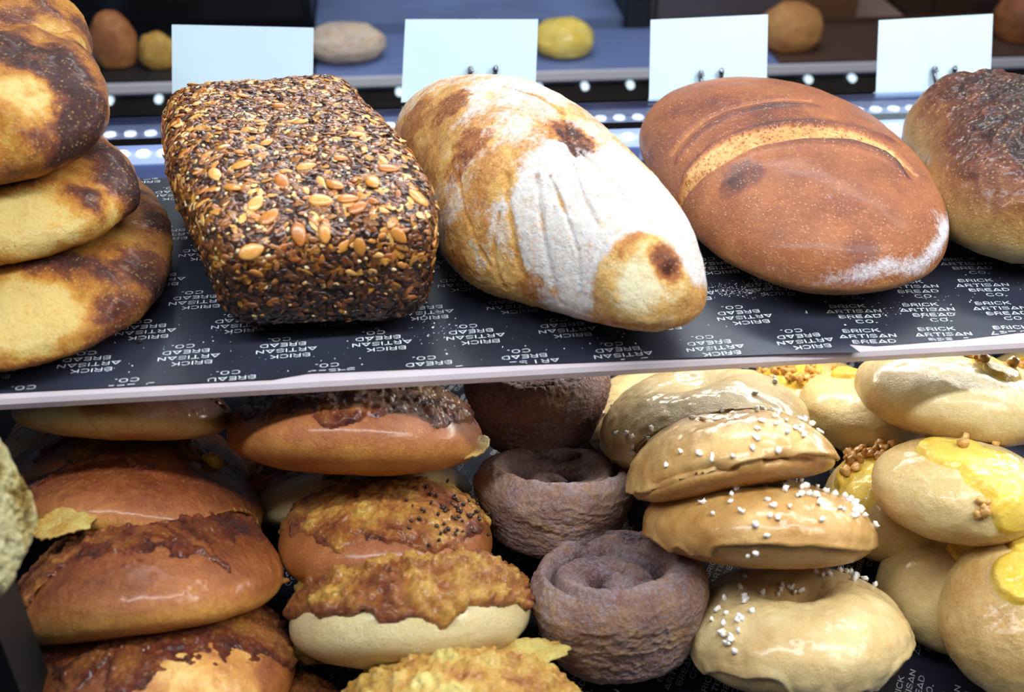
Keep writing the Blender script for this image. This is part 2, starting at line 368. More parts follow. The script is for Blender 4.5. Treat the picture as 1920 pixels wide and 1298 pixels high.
class Bread:
    def __init__(s, N, P, Rm, c):
        s.N = N; s.d, s.F = csphere(N); s.R = Rm; s.c = c; s.P = P; s.upd()
    def upd(s):
        s.n = vnormals(s.P, s.F)
        if (s.n*(s.P-s.P.mean(0))).sum() < 0: s.n = -s.n; s.F = s.F[:, ::-1].copy()
    def W(s): return s.P@s.R.T+s.c
    def push(s, amt): s.P = s.P+s.n*amt[:, None]; s.upd()
    def pick(s, px, py):
        """the surface point the photo shows at a pixel, in local coordinates"""
        Wp = s.W(); Wn = s.n@s.R.T; f = ((CAM-Wp)*Wn).sum(1) > 0; q = proj(Wp)
        e = ((q-np.array([px, py]))**2).sum(1)+np.where(f, 0, 1e7); return s.P[e.argmin()]
    def spot(s, px, py, r, warp=.35, seed=0):
        """0..1 patch of radius r metres round a surface point, with a ragged outline"""
        D = np.linalg.norm(s.P-s.pick(px, py), axis=1)/r; D = D+fbm(s.P, 2.2/r, 4, seed)*warp
        return 1-ss(.6, 1.15, D)
    def line(s, pts, wpow=None):
        """distance in metres to a line drawn over surface points; also 0..1 position along it"""
        Q = [s.pick(*p) for p in pts]; best = np.full(len(s.P), 9.); pos = np.zeros(len(s.P)); n = len(Q)-1
        for i in range(n):
            a, e = Q[i], Q[i+1]-Q[i]; t = np.clip((s.P-a)@e/(e@e+1e-12), 0, 1); D = np.linalg.norm(s.P-a-t[:, None]*e, axis=1)
            k = D < best; best[k] = D[k]; pos[k] = (i+t[k])/n
        return best, pos
    def obj(s, name, mat, attrs, **tags):
        attrs.setdefault('flour', np.zeros(len(s.P)))
        return obj(name, mesh(name, s.P, s.F, mat, attrs), None, M4(s.R, s.c), **tags)
    def cap(s, name, mask, thick, mat, parent, attrs, edge=.12, **tags):
        """topping: a skin over the part of the surface where mask > 0, thick in the middle and dying out at its edge"""
        k = mask > -.02; idx = k[s.F].all(1); Fc = s.F[idx]; u = np.unique(Fc); mp = np.full(len(s.P), -1); mp[u] = np.arange(len(u))
        lift = ss(-.02, edge, mask)*thick-.0004
        V = s.P+s.n*lift[:, None]; A = {kk: vv[u] for kk, vv in attrs.items()}; A.setdefault('flour', np.zeros(len(u)))
        o = obj(name, mesh(name, V[u], mp[Fc], mat, A), None, None, **tags); o.parent = parent; s.capV = V
        return o
def rotz(a): return np.array([[cos(a), -sin(a), 0], [sin(a), cos(a), 0], [0, 0, 1]])
def hero(N, v, p, q, zc, z0=.001):
    P = loaf_points(csphere(N)[0], v, p, q, zc)
    return Bread(N, P, rotz(v[2]), np.array([v[0], v[1], z0]))
def bits(rng, n, size, rough=.35, N=3):
    """n small rounded irregular lumps as separate templates"""
    out = []
    for _ in range(n):
        d, Fc = csphere(N); sc = size*(1+rng.uniform(-.4, .4, 3)); P = d*sc*(1+rough*perlin(d*1.7+rng.uniform(0, 50)))[:, None]
        out.append((P, Fc))
    return out
def stick(name, pos, nrm, tmpl, mat, parent, rng, sink=.3, **tags):
    P, Fc = tmpl; Rm, _ = frame((0, 0, 0), nrm, rng.normal(size=3)); V = P@Rm.T+np.array(pos)+np.array(nrm)*P[:, 2].max()*(1-2*sink)
    return obj(name, mesh(name, V, Fc, mat), parent, None, **tags)

# ------------------------------------------------------------------ three stacked flatbreads, far left
FIT = dict(
 G=[-0.0657, 0.1307, 0.222, 0.0678, 0.1208, 0.0864, 0.0943, 0.0315, 0.0023, 0.0447, -0.1116, -0.0425, -0.0008, -0.0076, -0.0096, 0.0197, -0.0071, -0.0048, -0.0002],
 H=[0.0876, 0.1001, 0.4533, 0.0566, 0.1597, 0.1011, -0.0679, 0.0033, 0.0728, 0.1153, 0.0439, 0.0284, 0.0413, -0.0612, -0.0295, -0.0022, -0.004, -0.007, 0.016],
 I=[0.2605, 0.1619, 0.1136, 0.0854, 0.1279, 0.0719, -0.0911, 0.0111, -0.0171, -0.0206, 0.0161, -0.0083, 0.0019, 0.0244, 0.0024, 0.0019, -0.0139, 0.0203, 0.0112],
 J=[0.4322, 0.1474, -0.1709, 0.0823, 0.1077, 0.0869, 0.0004, 0.0048, -0.0185, 0.0801, 0.0921, 0.0508, -0.0266, 0.1589, 0.0016, -0.0125, -0.036, 0.0098, 0.0153],
 F3=[-0.2755, 0.1182, -0.0072, 0.1297, 0.1374, 0.0427, 0.0054, -0.0126, 0.0048, 0.0818, -0.0463, -0.0003, -0.0076, -0.0178, -0.0501, 0.0023, -0.0005, 0.0088, -0.0011],
 F2=[-0.2953, 0.1524, 0.1837, 0.1185, 0.1171, 0.0418, 0.0052, 0.0332, -0.0169, 0.05, -0.141, -0.0134, -0.0091, -0.048, -0.0845, -0.0027, 0.0006, -0.0332, 0.0036],
 F1=[-0.2806, 0.1808, 0.1048, 0.1094, 0.1204, 0.0675, 0.0007, -0.0053, 0.0159, -0.0223, -0.0196, -0.0009, 0.0029, -0.0958, -0.0923, -0.0014, 0.0071, 0.0185, 0.0051])
def flatbread(key, z0, seed, ridges, darks, lights, label):
    B = hero(120, FIT[key], 2.4, 2.4, .45, z0)
    hgt = ss(-.2, 1.0, B.n[:, 2])
    B.push(.0035*fbm(B.P, 22, 3, seed)*ss(-.2, .4, B.n[:, 2]))
    brown = .44+.36*fbm(B.P, 26, 4, seed+3)+.22*fbm(B.P, 75, 4, seed+5)+.10*ss(.3, -.4, B.n[:, 2])
    disp = np.zeros(len(B.P))
    for pts, wd, amp in ridges:
        D, t = B.line(pts); k = np.exp(-(D/wd)**2); disp += amp*k
        brown += .30*np.exp(-(D/(wd*.7))**2)*(1 if amp > 0 else .6)
    for x, y, r, s_ in darks: brown += s_*B.spot(x, y, r, .5, seed+x)
    for x, y, r, s_ in lights: brown -= s_*B.spot(x, y, r, .3, seed+x)
    B.push(disp+.0012*fbm(B.P, 70, 4, seed+8)+.0007*fbm(B.P, 190, 3, seed))
    return B.obj('flatbread', MAT['flat'], dict(brown=np.clip(brown, 0, 1), flour=.12+.0*brown), label=label, category='flatbread', group='stacked flatbreads at the left')
flatbread('F3', .001, 1, [([(60, 500), (130, 495), (200, 520), (240, 560)], .010, .004), ([(140, 560), (220, 600)], .012, -.003), ([(240, 350), (300, 430)], .01, .002)],
          [(275, 500, .022, .45), (100, 500, .018, .30), (160, 508, .016, .3), (200, 585, .012, .25), (60, 655, .02, .2), (180, 640, .02, .2), (300, 420, .012, .2)],
          [(40, 580, .032, .42), (120, 600, .022, .25), (130, 540, .02, .2), (10, 620, .03, .2)], 'blistered golden flatbread at the bottom of the stack, lying on the paper')
flatbread('F2', .037, 2, [([(60, 330), (130, 360), (175, 400)], .010, .003), ([(170, 260), (230, 330), (250, 380)], .010, .003)],
          [(225, 330, .018, .42), (190, 290, .014, .35), (150, 375, .014, .36), (240, 380, .014, .3), (60, 305, .018, .4), (10, 330, .02, .35), (130, 275, .016, .2), (100, 480, .016, .2)],
          [(60, 400, .03, .40), (20, 430, .025, .35), (110, 340, .012, .2), (205, 420, .016, .25)], 'middle flatbread of the stack with dark scorched rim')
flatbread('F1', .070, 3, [([(0, 80), (60, 65), (110, 90), (150, 170), (165, 240)], .010, .005), ([(60, 0), (130, 60), (170, 130), (180, 200)], .010, .004), ([(0, 210), (40, 230), (50, 280)], .009, .005),
          ([(70, 170), (100, 215)], .012, -.004)],
          [(60, 100, .022, .50), (110, 140, .016, .5), (130, 190, .014, .4), (120, 245, .022, .55), (160, 255, .016, .4), (160, 60, .016, .3), (30, 30, .014, .3), (20, 90, .014, .3)],
          [(50, 180, .022, .40), (95, 190, .012, .35), (60, 260, .018, .35), (150, 90, .010, .3), (95, 50, .012, .25)], 'top flatbread of the stack, thick and folded with dark purple-brown blisters')

# ------------------------------------------------------------------ seeded pan loaf
B = hero(150, FIT['G'], 6, 4.5, .5)
B.push(.002*fbm(B.P, 30, 3, 4)+.0012*fbm(B.P, 160, 3, 5))
G = B.obj('seeded_loaf', MAT['seedbase'], dict(brown=.5+.4*fbm(B.P, 60, 3, 6)), label='dark rectangular loaf covered all over in seeds and oat flakes', category='bread loaf')
def seedmat(name, stops, rough=.35):
    m = NT(name); m.co = m.coord()
    oi = m.n('ShaderNodeObjectInfo').outputs['Random']; t = m.math('ADD', m.attr('tone'), m.math('MULTIPLY', m.math('SUBTRACT', m.noise(420, 3), .5), .45), clamp=True)
    m.l(m.ramp(t, stops), m.b.inputs['Base Color']); m.b.inputs['Roughness'].default_value = rough; m.b.inputs['Coat Weight'].default_value = .35; m.b.inputs['Coat Roughness'].default_value = .15
    m.l(m.bump(m.noise(900, 3), .6, .0003), m.b.inputs['Normal']); return m.m
OAT = seedmat('toasted_oat', [(0, '#2a1710'), (.3, '#66380f'), (.55, '#a56c22'), (.8, '#c98f3a'), (1, '#e2b86c')], .4)
FLAX = seedmat('flax_seed', [(0, '#1a0e0b'), (.4, '#40200f'), (.75, '#70401f'), (1, '#a2673a')], .28)
PUMP = seedmat('pumpkin_seed', [(0, '#6a3416'), (.4, '#a8602a'), (.75, '#cf8c3e'), (1, '#dfb068')], .3)
SESA = seedmat('sesame_seed', [(0, '#a8783c'), (.5, '#dcb878'), (1, '#f0dcae')], .35)
def seedtmpl(L, Wd, H, crease=0., tip=.6, N=4):
    d, Fc = csphere(N); P = d.copy(); P[:, 1] *= 1-tip*.45*np.clip(P[:, 0], 0, 1)**2-.1*P[:, 0]
    P[:, 2] -= crease*np.exp(-(P[:, 1]/.22)**2)*(P[:, 2] > 0)
    return P*np.array([L/2, Wd/2, H/2]), Fc
rng = np.random.default_rng(5)
fa = B.P[B.F]; cen = fa.mean(1); nn = np.cross(fa[:, 2]-fa[:, 0], fa[:, 3]-fa[:, 1]); ar = np.linalg.norm(nn, axis=1); nn = nn/ar[:, None]
prob = ar.copy(); prob[cen[:, 2] < .004] = 0; prob /= prob.sum()
zt = cen[:, 2]/.0864
def scatter(n, tm, tone_mu, tone_sd, wtop, lift=.35, scale=(.75, 1.25)):
    w_ = prob*np.where(zt > .55, 1, wtop); idx = rng.choice(len(cen), n, p=w_/w_.sum()); Vs = []; T = []
    P, Fc = tm; out = []
    for i in idx:
        nr = nn[i]+rng.normal(size=3)*.13; nr /= np.linalg.norm(nr); Rm, _ = frame((0, 0, 0), nr, rng.normal(size=3)+np.array([.6, 0, 0]))
        V = (P*rng.uniform(*scale))@Rm.T+cen[i]+nr*P[:, 2].max()*lift
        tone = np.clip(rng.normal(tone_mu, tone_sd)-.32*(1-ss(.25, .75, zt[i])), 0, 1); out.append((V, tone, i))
    return out, Fc
def join_seeds(name, sets, mats):
    V = []; Fs = []; T = []; mi = []; n = 0
    for k, (lst, Fc) in enumerate(sets):
        for v, t, _ in lst: V.append(v); Fs.append(Fc+n); T.append(np.full(len(v), t)); mi.append(np.full(len(Fc), k)); n += len(v)
    return obj(name, mesh(name, np.concatenate(V), np.concatenate(Fs), mats, dict(tone=np.concatenate(T)), mi=np.concatenate(mi)), G, None, kind='stuff')
flaxT = seedtmpl(.0056, .0028, .0014, 0, .9); oatT = seedtmpl(.0095, .0046, .0014, .5, .6); sunT = seedtmpl(.0088, .0042, .0020, 0, 1.1); pumT = seedtmpl(.0125, .0075, .0032, 0, .5, 6); sesT = seedtmpl(.0028, .0019, .0012, 0, .8, 3)
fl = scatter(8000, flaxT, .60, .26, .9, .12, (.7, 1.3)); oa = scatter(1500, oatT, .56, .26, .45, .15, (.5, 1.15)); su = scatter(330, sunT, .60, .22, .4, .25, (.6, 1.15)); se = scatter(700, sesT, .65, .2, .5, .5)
def visible_first(lst):
    def key(e):
        i = e[2]; wn = nn[i]@B.R.T; wp = cen[i]@B.R.T+B.c; v = CAM-wp; v /= np.linalg.norm(v); return -(wn@v)*(1 if e[1] > .3 else .4)
    return sorted(lst, key=key)
oas = visible_first(oa[0]); sus = visible_first(su[0])
for v, t, _ in oas[:100]: obj('oat_flake', mesh('oat_flake', v, oa[1], OAT, dict(tone=np.full(len(v), t))), G)
for v, t, _ in sus[:60]: obj('sunflower_seed', mesh('sunflower_seed', v, su[1], PUMP, dict(tone=np.full(len(v), t))), G)
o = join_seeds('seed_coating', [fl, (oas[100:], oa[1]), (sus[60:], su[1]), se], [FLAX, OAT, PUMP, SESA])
for x, y, a in [(602, 376, 5), (652, 376, -3), (783, 376, 30), (728, 318, 0), (672, 392, -40), (505, 410, -60), (560, 440, 80), (437, 355, 60), (700, 345, 70), (628, 350, 50), (455, 312, -30), (530, 345, 70),
                (405, 330, 60), (640, 300, 10), (755, 300, 20), (565, 232, 5), (670, 255, 0), (500, 270, -50), (575, 315, -20), (480, 385, -60), (745, 440, 50), (610, 440, 85), (470, 470, -20), (812, 420, 50), (673, 462, 85), (525, 200, 0), (455, 182, -10), (700, 232, 10)]:
    i = ((proj(cen@B.R.T+B.c)-np.array([x, y]))**2).sum(1)+np.where(((CAM-(cen@B.R.T+B.c))*(nn@B.R.T)).sum(1) > 0, 0, 1e7); i = i.argmin()
    ax = B.R.T@(CR*cos(radians(a))-CU*sin(radians(a))); Rm, _ = frame((0, 0, 0), nn[i], ax); sc_ = rng.uniform(.85, 1.15) if y > 300 else rng.uniform(.6, .8)
    v = (pumT[0]*sc_)@Rm.T+cen[i]+nn[i]*.0012; obj('pumpkin_seed', mesh('pumpkin_seed', v, pumT[1], PUMP, dict(tone=np.full(len(v), rng.uniform(.45, .9)))), G)

# ------------------------------------------------------------------ floured loaf
B = hero(170, FIT['H'], 2.3, 2.2, .38)
B.push(.0025*fbm(B.P, 18, 3, 8))
nose = B.spot(1205, 520, .0275, .18, 3); D, t = B.line([(1105, 590), (1112, 520), (1130, 460), (1170, 428), (1225, 424), (1275, 455), (1300, 520)])
B.push(.0028*nose-.0012*np.exp(-(D/.0018)**2)-.004*np.exp(-(np.linalg.norm(B.P-B.pick(1250, 512), axis=1)/.0028)**2))
white = .60+.30*fbm(B.P, 16, 5, 11)+.55*fbm(B.P, 55, 5, 13)
brown = .42+.25*fbm(B.P, 40, 4, 12)
for x, y, r, s_ in [(1100, 380, .045, .42), (1160, 330, .035, .3), (1200, 400, .035, .3), (1000, 330, .025, .18), (980, 430, .03, .15), (900, 240, .03, .12), (1050, 240, .035, .10), (1280, 440, .03, .5), (1050, 500, .03, .4), (900, 440, .02, .2), (1060, 560, .02, .3), (1110, 180, .03, .2), (950, 170, .03, .25)]: white += s_*B.spot(x, y, r, .5, x)
for x, y, r, s_ in [(780, 240, .03, .55), (840, 200, .018, .6), (810, 290, .025, .4), (870, 270, .02, .45), (930, 320, .018, .35), (900, 360, .012, .3), (1060, 250, .012, .45), (1090, 270, .012, .5), (860, 470, .014, .45), (1000, 540, .014, .6), (980, 570, .02, .5), (890, 420, .014, .35), (950, 520, .014, .4), (1130, 230, .02, .15), (1040, 400, .01, .2)]: white -= s_*B.spot(x, y, r, .7, x+1)
white -= .20*B.spot(780, 280, .05, .5, 3)+.22*B.spot(900, 520, .035, .7, 4)+.12*B.spot(960, 230, .05, .6, 5)+.1*B.spot(1150, 240, .04, .6, 6)
for x, y, r, s_ in [(845, 195, .016, .35), (770, 235, .02, .2), (1080, 270, .014, .5), (1060, 240, .01, .4), (880, 270, .014, .3), (850, 320, .012, .2), (1000, 545, .012, .25), (860, 490, .01, .2)]: brown += s_*B.spot(x, y, r, .7, x+2)
# the folds fanning down from the crown
for pts, wd in [([(1050, 200), (1060, 260), (1085, 300)], .0016), ([(950, 330), (960, 420), (975, 500), (1010, 580)], .0022), ([(1005, 330), (1015, 420), (1030, 500), (1050, 570)], .0017), ([(1070, 300), (1095, 370), (1120, 420)], .0014),
                ([(1030, 330), (1060, 400), (1085, 470), (1090, 540)], .0010), ([(935, 400), (925, 480), (945, 540)], .0016), ([(1090, 285), (1140, 330), (1180, 380)], .0010), ([(940, 160), (1010, 180), (1060, 215)], .0012), ([(860, 330), (880, 420), (920, 500)], .0012)]:
    D, t = B.line(pts); D = D+.0012*fbm(B.P, 90, 3, 21); k = np.exp(-(D/wd)**2); B.P = B.P-B.n*(.0014*k)[:, None]; white -= .55*k; brown += .06*k
B.upd()
zl = B.P[:, 2]; white += .15*ss(.03, .008, zl)
dk = B.spot(1255, 488, .0115, .4, 9); brown = brown*(1-nose)+nose*(.22+.22*fbm(B.P, 60, 3, 5)+.62*dk+.35*B.spot(1165, 440, .014, .5, 4)+.22*B.spot(1290, 590, .014, .4, 6)+.25*B.spot(1110, 590, .010, .4, 7)); brown -= nose*.2*B.spot(1200, 540, .014, .3, 2)
white = white*(1-.97*nose)
right = B.spot(1300, 590, .016, .4, 5); white *= 1-.7*right
B.push(.0006*fbm(B.P, 190, 3, 2))
B.obj('floured_loaf', MAT['flourloaf'], dict(brown=np.clip(brown, 0, 1), flour=np.clip(white, 0, .92)), label='long oval country loaf thickly dusted with white flour, bare golden tip towards the front', category='bread loaf')

# ------------------------------------------------------------------ brown slashed loaf
B = hero(170, FIT['I'], 2.2, 2.2, .38)
B.push(.0015*fbm(B.P, 20, 3, 31))
brown = .55+.18*fbm(B.P, 30, 4, 32)+.10*ss(.6, 1, B.n[:, 2])-.12*ss(.3, -.1, B.n[:, 2])
flour = .08+.14*fbm(B.P, 30, 3, 33)+.18*ss(.5, 1, B.n[:, 2])*ss(.3, .9, B.P[:, 1]/.12)
CUT = [(1275, 385), (1300, 330), (1345, 292), (1410, 262), (1500, 247), (1590, 252), (1660, 278), (1715, 325)]
LIP = [(1305, 340), (1345, 308), (1410, 280), (1500, 266), (1590, 270), (1655, 292), (1705, 335)]
D, t = B.line(CUT); wv = .0135*np.sin(np.clip(t, .02, .98)*pi)**.6+.0008; k = 1-ss(.75, 1.05, D/wv)
DL, tl = B.line(LIP); lip = np.exp(-(DL/.0026)**2)*ss(0, .1, tl)*ss(1, .9, tl)
UP = [(1285, 330), (1340, 272), (1410, 242), (1500, 228), (1595, 234), (1670, 262)]
DU, tu = B.line(UP)
S2 = [(1262, 285), (1300, 240), (1360, 205), (1440, 188), (1520, 188)]; D2, t2 = B.line(S2); S2b = [(1270, 300), (1310, 252), (1370, 216), (1445, 199), (1530, 199)]; D2b, _ = B.line(S2b)
B.push(-.0022*k+.0036*lip*(1-k*.5)+.0012*np.exp(-(DU/.003)**2)-.0016*np.exp(-(D2/.0022)**2)+.0014*np.exp(-(D2b/.0025)**2)-.0012*k*(worley(B.P, 300) < .28))
holes = k*ss(.33, .2, worley(B.P, 330, 2))
brown = brown*(1-.85*k)+.10*k*(1+fbm(B.P, 120, 3, 3))+holes*.45+.38*np.exp(-(DL/.0016)**2)*(1-k)*ss(0, .1, tl)+.18*np.exp(-((DU-.001)/.004)**2)*(1-k)
brown += .22*np.exp(-(D2b/.003)**2)-.18*np.exp(-(D2/.0022)**2)
for x, y, r, s_ in [(1395, 325, .014, .28), (1370, 350, .010, .15), (1620, 470, .012, .15), (1460, 220, .03, .12), (1340, 200, .02, .12), (1250, 250, .03, .08)]: brown += s_*B.spot(x, y, r, .6, x)
D, t = B.line([(1440, 508), (1530, 530), (1600, 520), (1660, 500), (1720, 500), (1765, 450), (1778, 410)]); flour += .74*np.exp(-(D/.0068)**2)*ss(-.1, .5, t)+.2*B.spot(1310, 300, .008, .6)+.15*B.spot(1400, 190, .03, .6, 2)+.3*B.spot(1445, 488, .008, .9, 3)+.25*B.spot(1765, 415, .012, .5, 4)+.2*B.spot(1580, 370, .016, .8, 6)
B.obj('slashed_loaf', MAT['rye'], dict(brown=np.clip(brown, 0, 1), flour=np.clip(flour, 0, 1)), label='smooth brown oval loaf with a long pale crescent slash across its crown', category='bread loaf')
B.push(.0004*fbm(B.P, 200, 2, 2))

# ------------------------------------------------------------------ dark loaf at the right edge
B = hero(140, FIT['J'], 2.3, 2.2, .38)
B.push(.003*fbm(B.P, 20, 3, 41))
h = B.P[:, 2]/.087; top = ss(.50, .98, h+.12*fbm(B.P, 30, 4, 42))
rg = ridged(B.P*np.array([1, 1, 1]), 28, 4, 5)
rg2 = ridged(B.P, 70, 4, 8); B.push(.006*top*(rg-.4)+.003*top*(rg2-.4)+.0016*top*fbm(B.P, 160, 4, 3))
brown = .06+.36*ss(.12, .62, h+.12*fbm(B.P, 18, 3, 44))+.62*top+.35*top*fbm(B.P, 40, 4, 45)-.25*top*ss(.5, .9, rg2)
J = B.obj('dark_boule', MAT['dark'], dict(brown=np.clip(brown, 0, 1), flour=np.clip(.0*top, 0, 1)), label='tall round loaf with near-black torn crown, cut by the right edge', category='bread loaf')

# ------------------------------------------------------------------ lower shelf: bagels, pastries, buns
BUN = {
'A1':((-0.1438,-0.0794,-0.1360),(0.024,0.371,0.928),0.0734,0.42),'A2':((-0.1505,-0.0404,-0.0981),(-0.061,0.393,0.918),0.0730,0.36),'A3':((-0.1522,-0.0097,-0.0687),(0.165,0.453,0.876),0.0679,0.3),
'A4':((-0.1617,0.0177,-0.0666),(0.119,0.514,0.849),0.0670,0.3),'A5':((-0.1681,0.0463,-0.0501),(0.114,0.534,0.838),0.0620,0.3),'A6':((-0.2272,0.1342,-0.1487),(-0.055,0.395,0.917),0.0596,0.5),
'A0':((-0.0859,-0.1056,-0.1650),(0.085,0.316,0.945),0.0471,0.45),'B1':((0.0178,-0.1235,-0.1338),(0.025,0.722,0.691),0.0651,0.42),'B2':((-0.0051,-0.0513,-0.1335),(0.000,0.610,0.792),0.0699,0.45),
'B3':((-0.0168,-0.0265,-0.0987),(0.055,0.406,0.912),0.0620,0.45),'B4':((-0.0301,0.0027,-0.0896),(-0.017,0.578,0.816),0.0653,0.3),'B5':((-0.0317,0.0236,-0.0564),(0.089,0.523,0.848),0.0749,0.37),
'B6':((-0.0724,0.0843,-0.1524),(-0.009,0.517,0.856),0.0567,0.42),'D1':((0.2186,-0.0800,-0.1445),(-0.009,0.428,0.904),0.0635,0.48),'D2':((0.2031,-0.0352,-0.1002),(0.102,0.561,0.821),0.0666,0.38),
'D3':((0.1892,-0.0045,-0.0712),(-0.117,0.543,0.832),0.0609,0.36),'D4':((0.1694,-0.0051,-0.0426),(-0.138,0.399,0.907),0.0592,0.42),'D5':((0.1824,0.1401,-0.1551),(-0.189,0.247,0.950),0.0541,0.5),
'E1':((0.3456,-0.1020,-0.1244),(-0.405,-0.281,0.870),0.0487,0.66),'E2':((0.3388,-0.0476,-0.1612),(-0.008,0.202,0.979),0.0504,0.6),'E3':((0.3283,-0.0300,-0.0895),(0.052,0.341,0.938),0.0509,0.55),
'E4':((0.3275,0.0994,-0.1336),(0.135,0.216,0.967),0.0478,0.55),'E5':((0.3394,0.0198,-0.0570),(0.149,0.372,0.916),0.0606,0.44),'E6':((0.3167,0.0155,-0.1429),(-0.212,0.011,0.977),0.0443,0.7),
'E7':((0.3140,0.1620,-0.1664),(-0.085,0.245,0.966),0.0481,0.55),'E8':((0.4964,0.1425,-0.1540),(-0.120,0.321,0.939),0.0499,0.55),
'C1':((0.1206,-0.0490,-0.1430),(-0.091,-0.111,0.990),0.0528,0.8),'C2':((0.0938,0.0465,-0.1423),(0.033,0.453,0.891),0.0541,0.66),'C3':((0.0938,0.1455,-0.1402),(-0.007,0.140,0.990),0.0552,0.7)}
def slide(k, f):
    c, n, r, q = BUN[k]; c = CAM+(np.array(c)-CAM)*f; BUN[k] = (tuple(c), n, r*f, q)
for k_, f_ in dict(D4=1.15, A2=1.02, A3=1.09, A4=1.13, A5=1.03, B3=1.06, B4=1.15, B5=1.05, B6=1.06, E5=1.05).items(): slide(k_, f_)
def put(k, px, py, z, wpx, n, q):
    c = at(px, py, z=z); t = (c-CAM)@CF; BUN[k] = (tuple(c), n, wpx*t/FPX, q)
put('C1', 1160, 1138, -.142, 163, (-.07, .34, .94), .72)
put('C2', 1040, 940, -.138, 150, (.04, .42, .90), .55)
put('C3', 1005, 748, -.118, 133, (.0, .25, .97), .75)
MI = {}
for k, (c, n, r, q) in BUN.items():
    n = np.array(n)/np.linalg.norm(n); MI[k] = (np.array(c), (np.eye(3)-np.outer(n, n))/r**2+np.outer(n, n)/(r*q)**2)
DEPTH = {k: float((v[0]-CAM)@CF) for k, v in MI.items()}
def squash(k, W, rel=1.01):
    """soft breads flatten where they lean on the one in front: pull points back to that bread's surface"""
    c = MI[k][0]
    for j, (cj, Aj) in MI.items():
        if j == k or DEPTH[j] > DEPTH[k] or np.linalg.norm(cj-c) > BUN[k][2]*1.25+BUN[j][2]: continue
        f = lambda X: np.einsum('ij,jk,ik->i', X-cj, Aj, X-cj)
        bad = f(W) < rel; D = W-c
        if not bad.any(): continue
        if f(c[None])[0] > 1.1:
            lo = np.zeros(len(W)); hi = np.ones(len(W))
            for _ in range(13):
                m_ = (lo+hi)/2; r_ = f(c+D*m_[:, None]) < rel; hi = np.where(r_, m_, hi); lo = np.where(r_, lo, m_)
            W = np.where(bad[:, None], c+D*lo[:, None], W)
    fl = TZ+.0006; W[:, 2] = np.where(W[:, 2] < fl+.003, fl+.003*np.exp(np.minimum((W[:, 2]-fl-.003)/.003, 0)), W[:, 2])
    return W
def bun(k, N=95, seed=0, dent=0., groove=0., lump=.02, e=2.12, ref=(1, 0, 0), back=0., arch=0.):
    c, n, r, q = BUN[k]; n = np.array(n); Rm, c = frame(c, n, ref); d = csphere(N)[0]
    rr = ((d[:, 0]**2+d[:, 1]**2)**(e/2)+np.abs(d[:, 2]/q)**e)**(-1/e); P = d*rr[:, None]*r
    P *= (1+lump*fbm(d, 1.3, 3, seed))[:, None]
    rad = np.hypot(P[:, 0], P[:, 1])/r
    if dent: P[:, 2] -= dent*r*np.exp(-(rad/.33)**2)*(P[:, 2] > 0)
    if groove: P *= (1-groove*np.exp(-((P[:, 2]/(r*q)+.15+.1*np.sin(2*np.arctan2(P[:, 1], P[:, 0])+seed))/.10)**2))[:, None]
    P[:, 2] -= arch*r*((P[:, 0]/r)**2-.25)
    W = squash(k, P@Rm.T+c); B = Bread(N, (W-c)@Rm, Rm, c); B.r = r; B.q = q; ax = n/np.linalg.norm(n)+np.array([0, back, 0]); ax /= np.linalg.norm(ax); B.h = (B.n@Rm.T)@ax; B.th = np.arctan2(B.P[:, 1], B.P[:, 0]); B.rad = np.hypot(B.P[:, 0], B.P[:, 1])/r
    B.k = k; return B
def drip(B, seed, n=9, deep=.7):
    g = np.random.default_rng(seed); out = 0
    for _ in range(n):
        a = g.uniform(-pi, pi); wd = g.uniform(.06, .16); dd = g.uniform(.2, 1)*deep; x = np.angle(np.exp(1j*(B.th-a))); out = out+dd*np.exp(-(x/wd)**2)
    return out
def egg_bagel(k, seed, label, tone=.45, cap=.30, pale_patch=(), extra=(), blister=1.0):
    B = bun(k, 100, seed, .0, .0, .03, back=.75, arch=dict(A1=.10, A2=.26, A3=.22, A4=.22).get(k, .08))
    B.push(.0006*fbm(B.P, 60, 3, seed)+.0007*ss(.32, .12, worley(B.P, 130, seed))*ss(-.2, .5, B.h))
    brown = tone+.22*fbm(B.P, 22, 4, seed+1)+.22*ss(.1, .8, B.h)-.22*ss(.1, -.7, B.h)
    for x, y, r, s_ in pale_patch: brown -= s_*B.spot(x, y, r, .4, x)
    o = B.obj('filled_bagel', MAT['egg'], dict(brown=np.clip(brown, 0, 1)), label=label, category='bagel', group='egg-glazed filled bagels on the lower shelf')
    mask = (B.h-cap)+.35*fbm(B.P, 45, 4, seed+4)+drip(B, seed, 7, .7); mask = np.where(B.h < -.5, -1, mask)
    th = (.0010+.0016*ss(.55, .15, worley(B.P, 150, seed))+.0010*ss(.5, .15, worley(B.P, 330, seed+2))+.0013*(fbm(B.P, 110, 4, seed)+.3))*blister
    B.cap('cheese_crust', mask, th, MAT['cheese'], o, dict(brown=np.clip(.62+.35*fbm(B.P, 50, 4, seed+6)+.25*ss(.35, 0, mask), 0, 1)), label='dark glossy baked-cheese topping')
    B.o = o; return B
egg_bagel('A1', 51, 'brown glazed bagel at the bottom left, dark cheese crust above a yellow front', .50, .66, [(400, 1240, .030, .30), (330, 1270, .024, .22), (450, 1200, .018, .15)])
egg_bagel('A2', 52, 'brown glazed bagel second from the bottom of the left row, with long shiny drips', .46, .72)
A3B = egg_bagel('A3', 53, 'smooth brown bagel third from the bottom of the left row, beside a yellow egg crumb', .46, .92)
egg_bagel('A4', 54, 'brown bagel squeezed fourth from the bottom of the left row', .50, .80)
egg_bagel('A5', 55, 'flat golden bagel lying on top of the left row, just under the shelf lip', .34, .9, [(100, 790, .02, .2)])
egg_bagel('A6', 56, 'yellow-sided bagel behind the left row, at the dark left edge', .12, .8)
